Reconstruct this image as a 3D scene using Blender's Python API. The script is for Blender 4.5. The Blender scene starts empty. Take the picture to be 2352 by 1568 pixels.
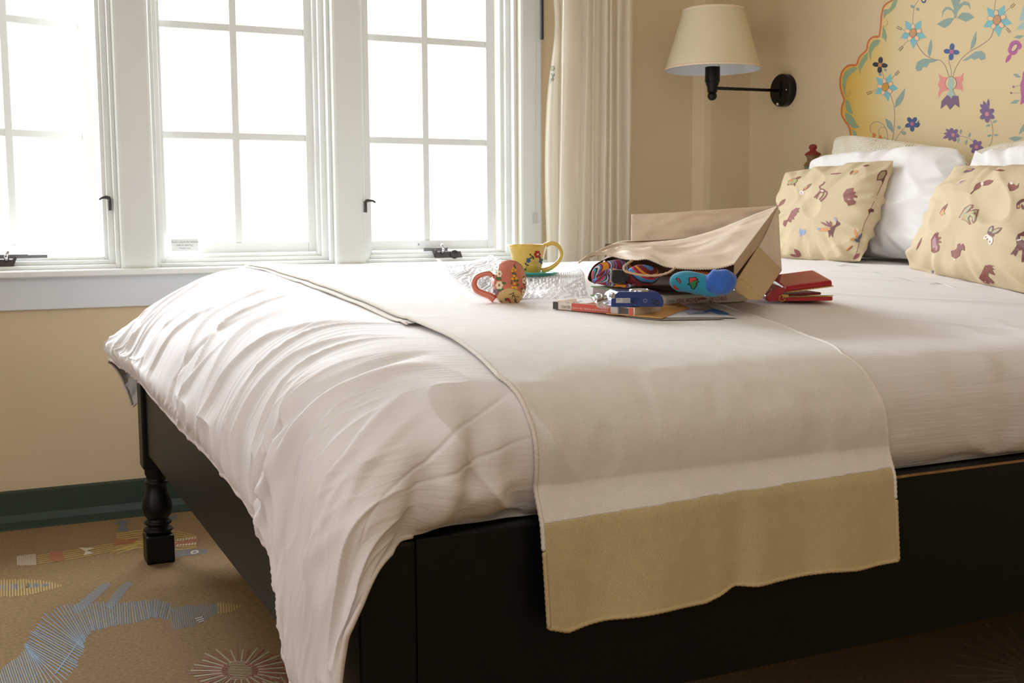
import bpy, bmesh, math, random
import numpy as np
from mathutils import Vector, Matrix
from mathutils.bvhtree import BVHTree
from mathutils.geometry import tessellate_polygon
random.seed(7); RNG = np.random.RandomState(5)
SC = bpy.context.scene; COL = SC.collection
PI = math.pi
# ------------------------------------------------------------------ camera
FPX = 2620.0; PITCH = math.atan(.105); ROLL = math.atan(131/22000.); YAW = math.radians(25.2)
CAM = Vector((0, 0, .92))
FW = Vector((math.sin(YAW)*math.cos(PITCH), math.cos(YAW)*math.cos(PITCH), -math.sin(PITCH)))
R0 = Vector((math.cos(YAW), -math.sin(YAW), 0)); U0 = R0.cross(FW)
cr, sr = math.cos(ROLL), math.sin(ROLL)
RT = R0*cr - U0*sr; UP = R0*sr + U0*cr
cd = bpy.data.cameras.new('camera'); co = bpy.data.objects.new('camera', cd); COL.objects.link(co)
cd.sensor_width = 36; cd.lens = FPX*36/2352; cd.clip_start = .05
co.matrix_world = Matrix(((RT.x, UP.x, -FW.x, CAM.x), (RT.y, UP.y, -FW.y, CAM.y), (RT.z, UP.z, -FW.z, CAM.z), (0, 0, 0, 1)))
cd.dof.use_dof = True; cd.dof.focus_distance = 1.95; cd.dof.aperture_fstop = 18
SC.camera = co
SC.view_settings.view_transform = 'Standard'; SC.view_settings.look = 'None'
SC.view_settings.gamma = 1; SC.view_settings.use_curve_mapping = False
SC.view_settings.exposure = 0.16
# ------------------------------------------------------------------ world and lights
w = bpy.data.worlds.new('sky'); SC.world = w; w.use_nodes = True
w.node_tree.nodes['Background'].inputs[0].default_value = (.93, .97, 1, 1)
w.node_tree.nodes['Background'].inputs[1].default_value = 2.0
def area(name, loc, target, sx, sy, power, col):
    l = bpy.data.lights.new(name, 'AREA'); l.shape = 'RECTANGLE'; l.size = sx; l.size_y = sy; l.energy = power; l.color = col
    o = bpy.data.objects.new(name, l); COL.objects.link(o); o.location = loc
    o.rotation_euler = (Vector(target)-Vector(loc)).to_track_quat('-Z', 'Y').to_euler()
    return o
area('daylight', (.8, 5.3, 2.3), (.8, 3.0, 1.0), 3.2, 2.4, 520, (.88, .94, 1))
area('room_fill_light', (-.3, -.6, 2.45), (1.2, 1.8, .6), 2.2, 2.2, 27, (1, .93, .86))  # added warm fill below the ceiling; no lamp is modelled there
area('side_fill_light', (-2.6, 1.2, 1.5), (1.6, 2.0, .9), 1.2, 1.5, 22, (.98, .97, 1))  # added fill from the left; the wall there has no window

def ray(x, y): return FW*FPX + RT*(x-1176) - UP*(y-784)
def hit(x, y, ax, v):
    d = ray(x, y); return CAM + d*((v-CAM[ax])/d[ax])
def dep(x, y, t): return CAM + ray(x, y)*(t/FPX)
def lin(c):
    if isinstance(c, str): c = tuple(int(c[i:i+2], 16) for i in (0, 2, 4))
    return tuple(((v/255/12.92) if v/255 <= .04045 else ((v/255+.055)/1.055)**2.4) for v in c)+(1,)
# ------------------------------------------------------------------ materials
MATS = {}
def mat(name, c, rough=.6, metal=0, bump=None, mottle=0, spec=.5, coat=0, sheen=0, trans=0, alpha=1, scale=8):
    """bump=(kind, scale, strength) ; mottle = relative tone variation of the base colour"""
    if name in MATS: return MATS[name]
    m = bpy.data.materials.new(name); m.use_nodes = True; n = m.node_tree.nodes; L = m.node_tree.links
    b = n['Principled BSDF']; b.inputs['Roughness'].default_value = rough; b.inputs['Metallic'].default_value = metal
    b.inputs['Base Color'].default_value = lin(c); b.inputs['Specular IOR Level'].default_value = spec
    b.inputs['Coat Weight'].default_value = coat; b.inputs['Sheen Weight'].default_value = sheen
    b.inputs['Alpha'].default_value = alpha
    tc = n.new('ShaderNodeTexCoord')
    nz = n.new('ShaderNodeTexNoise'); nz.inputs['Scale'].default_value = scale; nz.inputs['Detail'].default_value = 5
    L.new(tc.outputs['Object'], nz.inputs['Vector'])
    rp = n.new('ShaderNodeValToRGB'); k = mottle
    lc = lin(c); rp.color_ramp.elements[0].position = .3; rp.color_ramp.elements[1].position = .7
    rp.color_ramp.elements[0].color = tuple(v*(1-k) for v in lc[:3])+(1,); rp.color_ramp.elements[1].color = tuple(min(1, v*(1+k)) for v in lc[:3])+(1,)
    L.new(nz.outputs['Fac'], rp.inputs['Fac']); L.new(rp.outputs['Color'], b.inputs['Base Color'])
    if bump:
        kind, s, st = bump[:3]
        if kind == 'noise':
            t = n.new('ShaderNodeTexNoise'); t.inputs['Scale'].default_value = s; t.inputs['Detail'].default_value = 6; out = t.outputs['Fac']; L.new(tc.outputs['Object'], t.inputs['Vector'])
        elif kind == 'weave':
            w1 = n.new('ShaderNodeTexWave'); w1.bands_direction = 'X'; w1.inputs['Scale'].default_value = s; w1.inputs['Distortion'].default_value = .4
            w2 = n.new('ShaderNodeTexWave'); w2.bands_direction = 'Y'; w2.inputs['Scale'].default_value = s; w2.inputs['Distortion'].default_value = .4
            mp = n.new('ShaderNodeMapping'); mp.inputs['Rotation'].default_value = (0, 0, math.radians(45) if len(bump) > 3 else 0); L.new(tc.outputs['UV'], mp.inputs[0]); L.new(mp.outputs[0], w1.inputs['Vector']); L.new(mp.outputs[0], w2.inputs['Vector'])
            ad = n.new('ShaderNodeMath'); ad.operation = 'MULTIPLY' if len(bump) > 3 else 'ADD'
            L.new(w1.outputs['Fac'], ad.inputs[0]); L.new(w2.outputs['Fac'], ad.inputs[1]); out = ad.outputs[0]
        elif kind == 'streak':
            mp = n.new('ShaderNodeMapping'); mp.inputs['Scale'].default_value = (190, 13, 1); L.new(tc.outputs['UV'], mp.inputs[0])
            t = n.new('ShaderNodeTexNoise'); t.inputs['Scale'].default_value = s; t.inputs['Detail'].default_value = 3; out = t.outputs['Fac']; L.new(mp.outputs[0], t.inputs['Vector'])
        elif kind == 'ribs':
            w1 = n.new('ShaderNodeTexWave'); w1.bands_direction = bump[3]; w1.inputs['Scale'].default_value = s; w1.inputs['Distortion'].default_value = 1.2; w1.inputs['Detail'].default_value = 2; w1.inputs['Detail Scale'].default_value = .6
            L.new(tc.outputs['UV' if len(bump) < 5 else bump[4]], w1.inputs['Vector']); out = w1.outputs['Fac']
        bp = n.new('ShaderNodeBump'); bp.inputs['Strength'].default_value = st; bp.inputs['Distance'].default_value = .002
        L.new(out, bp.inputs['Height']); L.new(bp.outputs['Normal'], b.inputs['Normal'])
    if trans:
        tr = n.new('ShaderNodeBsdfTranslucent'); L.new(rp.outputs['Color'], tr.inputs['Color'])
        mx = n.new('ShaderNodeMixShader'); mx.inputs[0].default_value = trans
        L.new(b.outputs[0], mx.inputs[1]); L.new(tr.outputs[0], mx.inputs[2]); L.new(mx.outputs[0], n['Material Output'].inputs['Surface'])
    MATS[name] = m; return m
def flat(c, rough=.6, coat=0):
    return mat('paint_'+c+('' if rough == .6 else '_g'), c, rough, coat=coat)
def glassy(name, tint=(1, 1, 1), gl=.06, rough=.02, diff=0):
    if name in MATS: return MATS[name]
    m = bpy.data.materials.new(name); m.use_nodes = True; n = m.node_tree.nodes; L = m.node_tree.links; n.remove(n['Principled BSDF'])
    t = n.new('ShaderNodeBsdfTransparent'); t.inputs[0].default_value = tint+(1,)
    g = n.new('ShaderNodeBsdfGlossy'); g.inputs['Roughness'].default_value = rough
    x = n.new('ShaderNodeMixShader'); x.inputs[0].default_value = gl
    L.new(t.outputs[0], x.inputs[1]); L.new(g.outputs[0], x.inputs[2]); last = x
    if diff:
        d = n.new('ShaderNodeBsdfDiffuse'); d.inputs[0].default_value = (.9, .9, .92, 1)
        y = n.new('ShaderNodeMixShader'); y.inputs[0].default_value = diff; L.new(x.outputs[0], y.inputs[1]); L.new(d.outputs[0], y.inputs[2]); last = y
    L.new(last.outputs[0], n['Material Output'].inputs['Surface']); MATS[name] = m; return m
def ramp_mat(name, stops, kind='noise', scale=20, rough=.7, distort=0, bump=.0, coat=0, direction='X', vec='Object'):
    m = bpy.data.materials.new(name); m.use_nodes = True; n = m.node_tree.nodes; L = m.node_tree.links; b = n['Principled BSDF']
    b.inputs['Roughness'].default_value = rough; b.inputs['Coat Weight'].default_value = coat
    tc = n.new('ShaderNodeTexCoord')
    if kind == 'noise': t = n.new('ShaderNodeTexNoise'); t.inputs['Detail'].default_value = 2
    elif kind == 'voronoi': t = n.new('ShaderNodeTexVoronoi')
    else: t = n.new('ShaderNodeTexWave'); t.bands_direction = direction; t.inputs['Distortion'].default_value = distort; t.inputs['Detail'].default_value = 2
    t.inputs['Scale'].default_value = scale; L.new(tc.outputs[vec], t.inputs['Vector'])
    r = n.new('ShaderNodeValToRGB'); r.color_ramp.interpolation = 'CONSTANT'; e = r.color_ramp.elements
    while len(e) < len(stops): e.new(.5)
    for i, (p, c) in enumerate(stops): e[i].position = p; e[i].color = lin(c)
    src = t.outputs['Color'] if kind == 'voronoi' else t.outputs['Fac']
    if kind == 'voronoi':
        s = n.new('ShaderNodeSeparateColor'); L.new(src, s.inputs[0]); src = s.outputs[0]
    L.new(src, r.inputs[0]); L.new(r.outputs[0], b.inputs['Base Color']); MATS[name] = m; return m

WALL = mat('plaster', (220, 200, 164), .85, bump=('noise', 14, .25), mottle=.03, scale=3)
TRIM = mat('white_trim_paint', (226, 229, 222), .45, mottle=.015)
SASH = mat('sash_paint', (230, 232, 228), .45, mottle=.01)
BASE = mat('green_baseboard_paint', (50, 66, 56), .5, mottle=.1, bump=('noise', 30, .2))
BLACK = mat('black_green_lacquer', (8, 11, 10), .42, spec=.3, mottle=.12, bump=('noise', 60, .05), scale=5)
GLASS = glassy('window_glass', gl=.04)
DUVET = mat('white_cotton', (238, 234, 234), .85, bump=('streak', 1, .45), sheen=.1, mottle=.01)
THROW = mat('cream_woven_cotton', (242, 239, 236), .9, bump=('weave', 165, .22), mottle=.03, scale=40)
BAND = mat('tan_woven_border', (206, 188, 146), .9, bump=('weave', 130, .3, 1), mottle=.05, scale=60)
CUSH = mat('tan_cotton_cushion', (206, 188, 154), .85, bump=('noise', 240, .22), mottle=.03, scale=12)
PILW = mat('white_pillowcase', (240, 238, 238), .8, bump=('noise', 25, .25), mottle=.01)
PILC = mat('cream_matelasse', (238, 230, 210), .9, bump=('weave', 45, .8), mottle=.01)
KRAFT = mat('kraft_paper', (216, 196, 172), .5, bump=('noise', 45, .25), mottle=.05, scale=25)
CURT = mat('cream_linen_curtain', (252, 248, 238), .9, bump=('weave', 160, .2), mottle=.01, trans=.6, scale=30)
BRONZE = mat('dark_bronze', (24, 20, 20), .4, .5)
METAL = mat('window_hardware_metal', (74, 68, 66), .4, .6, mottle=.1, scale=200)
CHROME = mat('chrome', (200, 200, 205), .15, 1)
BRASS = mat('brass', (205, 175, 110), .3, 1)
REDL = mat('red_patent_leather', (172, 10, 34), .22, coat=.6, bump=('noise', 30, .25), mottle=.12, scale=20)

# ------------------------------------------------------------------ mesh helpers
def tag(o, label=None, cat=None, group=None, kind=None):
    if label: o['label'] = label
    if cat: o['category'] = cat
    if group: o['group'] = group
    if kind: o['kind'] = kind
    return o
def empty(name, loc=(0, 0, 0), parent=None):
    o = bpy.data.objects.new(name, None); COL.objects.link(o); o.location = loc; o.empty_display_size = .05
    if parent: o.parent = parent; o.location = Vector(loc)-world(parent)
    return o
def world(o):
    v = Vector((0, 0, 0))
    while o: v = v+o.location; o = o.parent
    return v
def mk(name, V, F, m, parent=None, smooth=False, uv=None, mids=None):
    """vertices are given in world coordinates; parents only translate"""
    me = bpy.data.meshes.new(name); off = world(parent) if parent else Vector((0, 0, 0))
    if isinstance(V, np.ndarray): V = (V-np.array(off)).tolist()
    else: V = [tuple(Vector(v)-off) for v in V]
    me.from_pydata(V, [], F if not isinstance(F, np.ndarray) else F.tolist())
    for x in (m if isinstance(m, (list, tuple)) else [m]): me.materials.append(x)
    if mids is not None: me.polygons.foreach_set('material_index', mids)
    if smooth: me.polygons.foreach_set('use_smooth', [True]*len(me.polygons))
    if uv is not None:
        l = me.uv_layers.new(name='uv'); li = np.zeros(len(me.loops), int); me.loops.foreach_get('vertex_index', li)
        l.data.foreach_set('uv', np.asarray(uv)[li].ravel())
    me.validate(); me.update()
    o = bpy.data.objects.new(name, me); COL.objects.link(o)
    if parent: o.parent = parent
    return o
class MB:
    def __init__(s): s.V = []; s.F = []; s.M = []; s.cur = 0
    def add(s, V, F):
        k = len(s.V); s.V += [Vector(v) for v in V]; s.F += [tuple(i+k for i in f) for f in F]; s.M += [s.cur]*len(F); return s
    def box(s, a, b, bev=0):
        x0, y0, z0 = [min(a[i], b[i]) for i in range(3)]; x1, y1, z1 = [max(a[i], b[i]) for i in range(3)]
        if bev <= 0:
            return s.add([(x0, y0, z0), (x1, y0, z0), (x1, y1, z0), (x0, y1, z0), (x0, y0, z1), (x1, y0, z1), (x1, y1, z1), (x0, y1, z1)],
                  [(0, 3, 2, 1), (4, 5, 6, 7), (0, 1, 5, 4), (1, 2, 6, 5), (2, 3, 7, 6), (3, 0, 4, 7)])
        bm = bmesh.new(); bmesh.ops.create_cube(bm, size=1)
        for v in bm.verts: v.co = Vector(((x0+x1)/2+v.co.x*(x1-x0), (y0+y1)/2+v.co.y*(y1-y0), (z0+z1)/2+v.co.z*(z1-z0)))
        bmesh.ops.bevel(bm, geom=bm.edges[:], offset=bev, segments=2, affect='EDGES', profile=.6)
        bm.verts.index_update(); s.add([v.co.copy() for v in bm.verts], [[v.index for v in f.verts] for f in bm.faces]); bm.free(); return s
    def obox(s, o, x, y, z, bev=0):
        """box from corner o with edge vectors x, y, z"""
        t = MB(); t.box((0, 0, 0), (x.length, y.length, z.length), bev); X, Y, Z = x.normalized(), y.normalized(), z.normalized()
        return s.add([o+X*v.x+Y*v.y+Z*v.z for v in t.V], t.F)
    def tube(s, pts, r, n=8, cap=True):
        pts = [Vector(p) for p in pts]; R = r if isinstance(r, (list, tuple)) else [r]*len(pts); V = []; F = []; prev = None
        for i, p in enumerate(pts):
            d = (pts[min(i+1, len(pts)-1)]-pts[max(i-1, 0)]).normalized()
            a = (prev-d*prev.dot(d)) if prev else d.cross(Vector((0, 0, 1)) if abs(d.z) < .9 else Vector((1, 0, 0)))
            a.normalize(); prev = a; b = d.cross(a)
            V += [p+(a*math.cos(2*PI*k/n)+b*math.sin(2*PI*k/n))*R[i] for k in range(n)]
        for i in range(len(pts)-1):
            for k in range(n): F.append((i*n+k, i*n+(k+1) % n, (i+1)*n+(k+1) % n, (i+1)*n+k))
        if cap: F += [tuple(range(n))[::-1], tuple(range((len(pts)-1)*n, len(pts)*n))]
        return s.add(V, F)
    def lathe(s, prof, o, ax=(0, 0, 1), n=32, a0=None):
        ax = Vector(ax).normalized(); a = Vector(a0) if a0 else ax.cross(Vector((1, 0, 0)) if abs(ax.x) < .9 else Vector((0, 1, 0))); a = (a-ax*a.dot(ax)).normalized(); b = ax.cross(a); V = []; F = []
        for r, h in prof: V += [Vector(o)+ax*h+(a*math.cos(2*PI*k/n)+b*math.sin(2*PI*k/n))*max(r, 1e-5) for k in range(n)]
        for i in range(len(prof)-1):
            for k in range(n): F.append((i*n+k, i*n+(k+1) % n, (i+1)*n+(k+1) % n, (i+1)*n+k))
        return s.add(V, F)
    def prism(s, poly, d):
        """poly: coplanar 3-D outline, extruded by vector d"""
        n = len(poly); P = [Vector(p) for p in poly]; V = P+[p+Vector(d) for p in P]
        T = tessellate_polygon([P]); F = [tuple(t) for t in T]+[tuple(i+n for i in t)[::-1] for t in T]
        F += [(i, (i+1) % n, (i+1) % n+n, i+n) for i in range(n)]; return s.add(V, F)
    def build(s, name, m, parent=None, smooth=False, weld=0, auto=False):
        o = mk(name, s.V, s.F, m, parent, smooth or auto, mids=s.M)
        bm = bmesh.new(); bm.from_mesh(o.data)
        if weld: bmesh.ops.remove_doubles(bm, verts=bm.verts, dist=weld)
        bmesh.ops.recalc_face_normals(bm, faces=bm.faces)
        if auto:
            for e in bm.edges:
                if len(e.link_faces) == 2 and e.calc_face_angle(0) > .6: e.smooth = False
        bm.to_mesh(o.data); bm.free(); return o
def crom(P, t):
    """Catmull-Rom through rows of P (numpy, first axis) at parameters t"""
    P = np.asarray(P, float); n = len(P); i = np.clip(np.floor(t).astype(int), 0, n-2); f = (t-i)
    sh = (-1,)+(1,)*(P.ndim-1); f = f.reshape(sh)
    p0 = np.where((i > 0).reshape(sh), P[np.maximum(i-1, 0)], 2*P[i]-P[i+1]); p3 = np.where((i < n-2).reshape(sh), P[np.minimum(i+2, n-1)], 2*P[i+1]-P[i])
    p1 = P[i]; p2 = P[i+1]
    return .5*((2*p1)+(-p0+p2)*f+(2*p0-5*p1+4*p2-p3)*f**2+(-p0+3*p1-3*p2+p3)*f**3)
PERM = RNG.randint(0, 10**6, 4096)/10**6.
def vn(x, y):
    """smooth value noise, -1..1"""
    xi = np.floor(x).astype(int); yi = np.floor(y).astype(int); fx = x-xi; fy = y-yi; fx = fx*fx*(3-2*fx); fy = fy*fy*(3-2*fy)
    h = lambda a, b: PERM[(a*57+b*131+a*b*7) % 4096]
    return 2*((h(xi, yi)*(1-fx)+h(xi+1, yi)*fx)*(1-fy)+(h(xi, yi+1)*(1-fx)+h(xi+1, yi+1)*fx)*fy)-1
def ss(a, b, x): t = np.clip((x-a)/(b-a), 0, 1); return t*t*(3-2*t)
def gridF(nu, nv):
    i = np.arange((nu-1)*(nv-1)); a = i//(nv-1)*nv+i % (nv-1); return np.stack([a, a+1, a+nv+1, a+nv], 1)
def normals(G):
    du = np.gradient(G, axis=0); dv = np.gradient(G, axis=1); N = np.cross(du, dv); return N/np.maximum(np.linalg.norm(N, axis=2, keepdims=True), 1e-9)
# ---- drawn marks: outlines that are laid on a surface as flat paint or thread
class Marks:
    def __init__(s, bvh, off=.0006, conv=None, fine=6):
        s.b = bvh; s.off = off; s.c = conv or (lambda x, y: (x, y)); s.V = []; s.F = []; s.M = []; s.mats = []; s.fine = fine; s.k = 0
    def put(s, pts2, tris, c, lay):
        m = flat(c) if isinstance(c, str) else c
        if m not in s.mats: s.mats.append(m)
        out = []; ok = True; s.k = (s.k+1) % 10; lay = lay+s.k*.08
        for x, y in pts2:
            if s.b is None: raise ValueError
            h, nrm, _, _ = s.b.ray_cast(CAM, ray(x, y).normalized())
            if h is None: ok = False; out.append(None); continue
            if nrm.dot(ray(x, y)) > 0: nrm = -nrm
            out.append(h+nrm*(s.off+lay*.00025))
        k = len(s.V); s.V += [v if v is not None else Vector((0, 0, 0)) for v in out]
        for t in tris:
            if all(out[i] is not None for i in t): s.F.append(tuple(i+k for i in t)); s.M.append(s.mats.index(m))
    def poly(s, P, c, lay=0):
        P = [s.c(*p) for p in P]; bm = bmesh.new(); vs = [bm.verts.new((x, y, 0)) for x, y in P]
        T = tessellate_polygon([[Vector((x, y, 0)) for x, y in P]])
        for t in T:
            try: bm.faces.new([vs[i] for i in t])
            except ValueError: pass
        for _ in range(3):
            e = [e for e in bm.edges if e.calc_length() > s.fine]
            if not e: break
            bmesh.ops.subdivide_edges(bm, edges=e, cuts=1)
        bmesh.ops.triangulate(bm, faces=bm.faces[:]); bm.verts.index_update()
        s.put([(v.co.x, v.co.y) for v in bm.verts], [tuple(v.index for v in f.verts) for f in bm.faces], c, lay); bm.free(); return s
    def line(s, P, wd, c, lay=0, taper=False):
        P = [s.c(*p) for p in P]; k = s.c(wd, 0)[0]-s.c(0, 0)[0]; n = len(P)
        Q = np.asarray(P, float)
        if n > 2: t = np.linspace(0, n-1, (n-1)*5+1); Q = crom(Q, t)
        A = []; n = len(Q)
        for i in range(n):
            d = Q[min(i+1, n-1)]-Q[max(i-1, 0)]; d = d/max(np.hypot(*d), 1e-6); h = k/2*((1-i/(n-1)*.8) if taper else 1)
            A += [(Q[i][0]-d[1]*h, Q[i][1]+d[0]*h), (Q[i][0]+d[1]*h, Q[i][1]-d[0]*h)]
        s.put(A, [t for i in range(n-1) for t in ((2*i, 2*i+1, 2*i+3), (2*i, 2*i+3, 2*i+2))], c, lay); return s
    def oval(s, x, y, a, b, rot, c, lay=0, n=12):
        return s.poly([(x+a*math.cos(t)*math.cos(rot)-b*math.sin(t)*math.sin(rot), y+a*math.cos(t)*math.sin(rot)+b*math.sin(t)*math.cos(rot)) for t in [2*PI*i/n for i in range(n)]], c, lay)
    def petal(s, x0, y0, x1, y1, wd, c, lay=0):
        d = Vector((x1-x0, y1-y0)); n = Vector((-d.y, d.x)).normalized()*wd
        pr = [(0, .15), (.25, .8), (.5, 1), (.75, .75), (1, .0)]
        L = [(x0+d.x*t+n.x*h/2, y0+d.y*t+n.y*h/2) for t, h in pr]; Rr = [(x0+d.x*t-n.x*h/2, y0+d.y*t-n.y*h/2) for t, h in pr[::-1][1:]]
        return s.poly(L+Rr, c, lay)
    def build(s, name, parent=None): return mk(name, s.V, s.F, s.mats, parent, mids=s.M)
def bvh(*objs):
    V = []; F = []
    for o in objs:
        off = world(o); k = len(V); V += [v.co+off for v in o.data.vertices]; F += [[i+k for i in p.vertices] for p in o.data.polygons]
    return BVHTree.FromPolygons(V, F)
def crop(ox, oy, sc): return lambda x, y: (ox+x/sc, oy+y/sc)
def text(name, body, o, xd, yd, size, c, parent, align='LEFT', extr=0):
    cu = bpy.data.curves.new(name, 'FONT'); cu.body = body; cu.size = 1; cu.align_x = align
    t = bpy.data.objects.new(name, cu); COL.objects.link(t); dg = bpy.context.evaluated_depsgraph_get()
    me = bpy.data.meshes.new_from_object(t.evaluated_get(dg)); bpy.data.objects.remove(t)
    X = Vector(xd).normalized()*size; Y = Vector(yd).normalized()*size; off = world(parent)
    for v in me.vertices: v.co = Vector(o)+X*v.co.x+Y*v.co.y-off
    me.materials.clear(); me.materials.append(flat(c)); me.name = name
    ob = bpy.data.objects.new(name, me); COL.objects.link(ob); ob.parent = parent; return ob

# ================================================================== THE ROOM
YW = 3.766; XH = 2.779; XL = -2.9; YN = -2.3; ZC = 2.62; SILL = .782
def st(o): o['kind'] = 'structure'; return o
st(MB().box((XL-.1, YN-.1, -.12), (XH+.12, YW+.2, 0)).build('floor_base', mat('subfloor', (60, 50, 40), .9)))
bpy.data.objects['floor_base'].name = 'trim_9'
def carpet_mat():
    m = mat('tan_wool_carpet', (140, 114, 76), .95, bump=('noise', 420, 1.0), mottle=.22, scale=120); return m
fl = st(mk('floor', [(XL, YN, .001), (XH, YN, .001), (XH, YW, .001), (XL, YW, .001)], [(0, 1, 2, 3)], carpet_mat()))
st(MB().box((XL, YN, ZC), (XH, YW+.2, ZC+.1)).build('ceiling', mat('ceiling_white', (235, 230, 220), .9)))
st(MB().box((XH, YN, 0), (XH+.1, YW+.2, ZC)).build('wall_right', WALL))
st(MB().box((XL-.1, YN, 0), (XL, YW+.2, ZC)).build('wall_left', WALL))
st(MB().box((XL, YN-.1, 0), (XH, YN, ZC)).build('wall_front', WALL))
ZT = 2.30; XW0, XW1 = -.17, 1.795      # window band
wb = MB(); wb.box((XL, YW, 0), (XH, YW+.18, SILL-.02)); wb.box((XL, YW, ZT), (XH, YW+.18, ZC))
wb.box((XL, YW, SILL-.02), (XW0, YW+.18, ZT)); wb.box((XW1, YW, SILL-.02), (XH, YW+.18, ZT)); st(wb.build('wall_back', WALL))
# boxed-in chase in the corner
xa = hit(1590, 300, 1, YW).x
st(MB().prism([(xa, YW, 0), (xa+.018, YW-.052, 0), (xa+.045, YW-.06, 0), (XH, YW-.06, 0), (XH, YW, 0)], (0, 0, ZC)).build('wall_corner', WALL))
# posts between the windows (rounded edges), casing on the right, head casing
for i, (a, b) in enumerate(((.417, .527), (1.107, 1.217), (1.80, 1.893))):
    p = MB(); e = .012
    p.prism([(a, YW+.05, SILL), (a, YW-.008, SILL), (a+e*.4, YW-.018, SILL), (a+e, YW-.022, SILL), (b-e, YW-.022, SILL), (b-e*.4, YW-.018, SILL), (b, YW-.008, SILL), (b, YW+.05, SILL)], (0, 0, ZT-SILL+.08))
    if i < 2: p.box((a+.004, YW+.05, SILL-.01), (b-.004, YW+.17, ZT))
    st(p.build('trim_%d' % (i+1), TRIM))
st(MB().box((-.3, YW-.022, ZT-.04), (1.893, YW+.02, ZT+.08), .004).build('trim_4', TRIM))
st(MB().box((XL, YW+.181, -.1), (XW0-.04, YW+.24, 3)).box((XW1+.02, YW+.181, -.1), (XH+.1, YW+.24, 3)).box((XW0-.04, YW+.181, -.1), (XW1+.02, YW+.24, SILL-.09)).box((.425, YW+.172, SILL), (.519, YW+.24, ZT)).box((1.115, YW+.172, SILL), (1.209, YW+.24, ZT)).build('trim_7', mat('unseen_adobe_stucco', (128, 92, 66), .9, mottle=.1)))  # unseen outer stucco layer, added dark so less light bounces onto the open sash
# sill board with rounded nose and apron
s = MB(); yn = YW-.055
s.prism([(XL, YW+.17, SILL), (XL, yn+.004, SILL), (XL, yn, SILL-.004), (XL, yn, SILL-.018), (XL, yn+.004, SILL-.022), (XL, YW+.17, SILL-.022)], (1.93-XL, 0, 0))
sillo = st(s.build('trim_5', mat('sill_paint', (236, 238, 236), .35, mottle=.01)))
st(MB().box((XL, YW-.02, .662), (1.91, YW, SILL-.022), .003).build('trim_6', mat('apron_paint', (222, 226, 230), .45, mottle=.01)))
# green coved baseboard
bs = MB(); h = .104
bs.prism([(XL, YW, 0), (XL, YW-.075, 0), (XL, YW-.074, .006), (XL, YW-.035, .016), (XL, YW-.02, .035), (XL, YW-.018, h), (XL, YW, h+.004)], (XH-XL, 0, 0))
st(bs.build('baseboard_back', BASE))
st(MB().box((XH-.018, YN, 0), (XH, YW-.06, h), .003).build('baseboard_right', BASE))
# ------------------------------------------------------------------ windows
YF = YW+.035; YS = YW+.075; YG = YW+.094
def window(idx, x0, x1, gc, swing=0):
    r = empty('window_%d' % idx, (x0, YF, SILL)); st(r)
    def fr(name, ins, wdt, y0, y1, m=SASH, parent=r, zb=SILL):
        a, b, z0, z1 = x0+ins, x1-ins, zb+ins, ZT-ins; o = MB()
        o.box((a, y0, z0), (a+wdt, y1, z1), .002); o.box((b-wdt, y0, z0), (b, y1, z1), .002)
        o.box((a+wdt, y0, z0), (b-wdt, y1, z0+wdt), .002); o.box((a+wdt, y0, z1-wdt), (b-wdt, y1, z1), .002); return o.build(name, m, parent)
    fr('jamb', 0, .012, YW+.0, YW+.15); fr('frame', .010, .020, YF-.004, YF+.06, zb=SILL-.004)
    fr('screen_frame', .026, .016, YF+.016, YF+.05, zb=SILL-.006)
    hw = .235; st_w = .036; g0, g1 = gc-hw, gc+hw; zb, zt = .856, 2.256
    hinge = Vector((g0-st_w, YS, 0)); ca, sa = math.cos(swing), math.sin(swing)
    def T(v):
        d = Vector(v)-hinge; return Vector((hinge.x+d.x*ca-d.y*sa, hinge.y+d.x*sa+d.y*ca, v[2]))
    def b(name, segs, m=SASH, bev=.003, par=r):
        o = MB()
        for p, q in segs: o.box(p, q, bev)
        o.V = [T(v) for v in o.V]; return o.build(name, m, par)
    sash = b('sash', [((g0-st_w, YS, zb-.034), (g0, YS+.034, zt+.03)), ((g1, YS, zb-.034), (g1+st_w, YS+.034, zt+.03)), ((g0, YS, zb-.034), (g1, YS+.034, zb)), ((g0, YS, zt), (g1, YS+.034, zt+.03))])
    rows = [zb, 1.206, 1.556, 1.906, zt]
    b('glazing_bar', [((gc-.012, YS+.002, zb), (gc+.012, YS+.030, zt))], par=sash)
    for z in rows[1:-1]: b('glazing_bar', [((g0, YS+.0035, z-.012), (g1, YS+.027, z+.012))], par=sash)
    for i in range(4):
        for a, c in ((g0, gc-.010), (gc+.010, g1)):
            b('pane', [((a, YG, rows[i]+(.0 if i == 0 else .01)), (c, YG+.003, rows[i+1]-(.0 if i == 3 else .01)))], GLASS, 0, par=sash)
    return r
w1 = window(1, -.163, .417, .135, math.radians(19)); w2 = window(2, .527, 1.107, .805); w3 = window(3, 1.217, 1.797, 1.475)
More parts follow.
